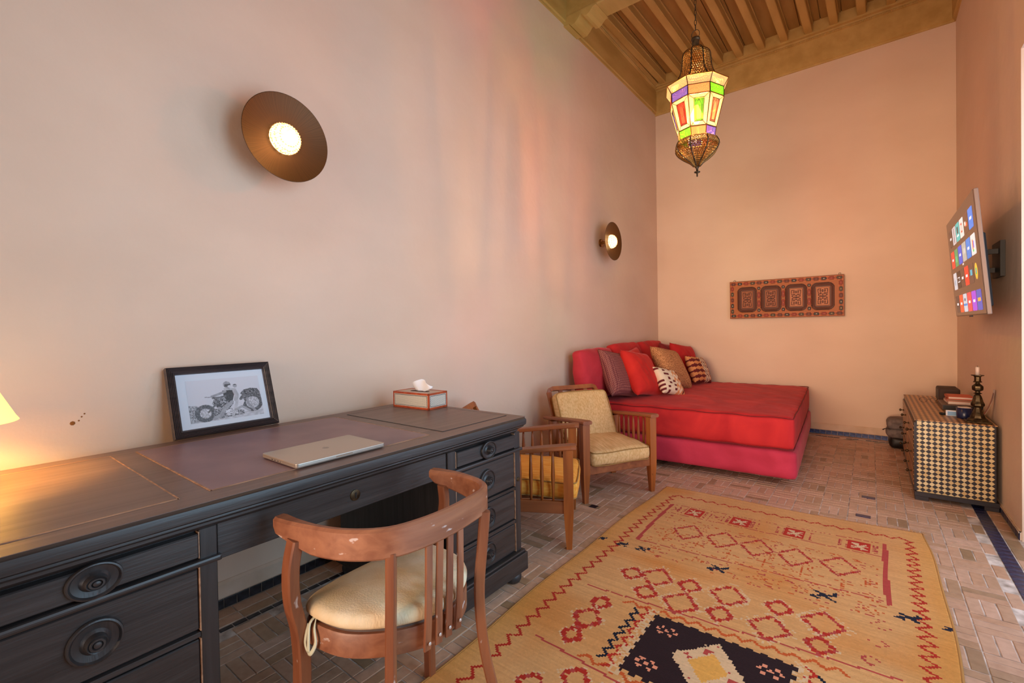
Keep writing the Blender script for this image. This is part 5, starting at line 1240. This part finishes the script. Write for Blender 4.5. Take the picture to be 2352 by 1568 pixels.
sp_ = thing('speaker', 'dark wedge-shaped speaker behind the stacked books', 'speaker', (.50, 5.33, ZC_)); bm = BM()
pr_ = [(-.11, -.05), (.11, -.05), (.11, .05), (-.11, .05)]
box(bm, -.055, .075, -.12, .12, 0, .115, .014, seg=3); obj('cabinet', bm, mat('speaker_cloth', c(66, 50, 42), .8), sp_, 'a', False)
bm = BM(); box(bm, -.057, -.054, -.10, .10, .015, .10); obj('grille', bm, BLACKP, sp_, False, False)
gl = thing('eyeglasses', 'pair of thin-rimmed eyeglasses lying open on the chest top', 'eyeglasses', (.375, 5.13, ZC_), PI/2); GR = mat('glass_rim', c(60, 34, 22), .3)
bm = BM()
for s in (-1, 1): sweep(bm, [(.024*math.cos(a)*.4, s*.033+.024*math.sin(a), .022+.019*math.cos(a)) for a in [2*PI*i/16 for i in range(16)]], circ(.0013, 5), upv=(1, 0, 0), closed=True)
sweep(bm, [(0, -.010, .026), (-.002, 0, .029), (0, .010, .026)], circ(.0013, 5), upv=(1, 0, 0)); obj('rims', bm, GR, gl, True, False)
for s in (-1, 1): bm = BM(); sweep(bm, [(.0, s*.057, .028), (.07, s*.056, .020), (.11, s*.052, .004)], circ(.0014, 5)); obj('temple_arm', bm, GR, gl, True, False)
rb = thing('remote_control', 'black remote lying near the mug on the chest', 'remote control', (.448, 4.53, ZC_), r(12)); bm = BM(); box(bm, -.06, .05, -.016, .016, 0, .016, .004); obj('shell', bm, BLACKP, rb, False, False)
bm = BM()
for k in range(5): lathe(bm, [(.003, .0155), (.0028, .0172)], 8, Matrix.Translation((-.04+k*.016, 0, 0)))
obj('button', bm, GREYL, rb, False, False)
sn_ = thing('tissue_packet', 'small white and light blue packet beside the mug', 'packet', (.452, 4.475, ZC_), 0); bm = BM(); box(bm, -.035, .035, -.006, .006, .001, .042, .003); obj('wrapper', bm, mat('pale_wrapper', c(222, 222, 232), .5), sn_, False, False)
bm = BM(); box(bm, -.026, .032, -.0072, -.006, .006, .034); obj('blue_label', bm, mat('blue_label', c(116, 158, 196), .4), sn_, False, False)
pc_ = thing('curled_photo_card', 'curved printed card leaning against the right wall behind candlestick', 'card', (.62, 4.44, ZC_)); bm = BM(); rowsC = []
for j in range(11):
    t = j/10; xx9 = -.020+.048*math.sin(t*PI/2*.98); zz9 = .005+.205*t**1.15; yy9 = .06-.10*t
    rowsC.append([bm.verts.new((xx9, yy9+s*.026, zz9)) for s in (-1, -.85, .85, 1)])
for j in range(10):
    for i in range(3): bm.faces.new((rowsC[j][i], rowsC[j][i+1], rowsC[j+1][i+1], rowsC[j+1][i]))
crd = obj('card', bm, mat('card_white', c(206, 190, 182), .5), pc_, True, False); crd.modifiers.new('s', 'SOLIDIFY').thickness = .001
CI = mat('card_print', c(104, 92, 104), .5); add_noise_mix(CI, c(84, 78, 94), c(196, 116, 74), (12, 12, 9)); crd.data.materials.append(CI)
for p in crd.data.polygons:
    k = p.index; crd.data.polygons[k].material_index = 1 if (k % 3 == 1 and 3 <= k < 27) else 0
cbk = BM()
for s_ in range(4):
    sweep(cbk, spline([(.60, 4.50+.02*s_, ZC_+.006), (.585+.01*s_, 4.54, ZC_+.05+.012*s_), (.61, 4.60+.01*s_, ZC_+.045), (.59, 4.66, ZC_+.02+.01*s_), (.612, 4.74+.02*s_, ZC_+.006)], 6), circ(.004, 6))
tag(obj('black_cable', cbk, BLACKP, None, True), 'tangle of black cables between candlestick and wall', 'cable')
# ---- bag behind the chest
bg = thing('folded_bag', 'grey and black bag on the floor beyond the chest, by blue tiles', 'bag', (.205, 5.86, 0)); GRB = mat('grey_canvas', c(112, 100, 98), .9); add_noise_mix(GRB, c(96, 86, 84), c(128, 116, 112), (30, 30, 30))
softbox('upper_roll', .17, .26, .095, .04, GRB, bg, Matrix.Translation((.0, 0, .235)), .01, 41, 10, .004, None, 5)
softbox('lower_roll', .17, .24, .085, .035, GRB, bg, Matrix.Translation((-.005, 0, .150)), .01, 42, 10, .004, None, 5)
softbox('black_pouch', .16, .22, .11, .04, BLACKP, bg, Matrix.Translation((.01, 0, .060)), .01, 43, 10, .01, None, 5)
bm = BM(); sweep(bm, spline([(-.06, -.12, .19), (-.10, -.13, .195), (-.12, -.14, .182)], 4), rect(.018, .003)); obj('strap', bm, BLACKP, bg, False, False)
SPLIT = {'front_stile', 'worn_edge', 'drawer_rail', 'rib', 'seat_slat', 'port', 'screw', 'inlay_groove', 'board_lining', 'tie_ribbon', 'button', 'black_border', 'hanger_loop', 'moulding', 'selvedge'}
STUFF = {'rope_moulding', 'lead_came', 'filigree', 'plaster_chip', 'chain', 'glass_facet', 'lower_bowl', 'crown'}
for o in list(bpy.data.objects):
    k = o.name.split('.')[0]
    if o.type != 'MESH' or o.parent is None: continue
    if k in SPLIT: islands(o)
    elif k in STUFF: o['kind'] = 'stuff'
bpy.context.view_layer.update()
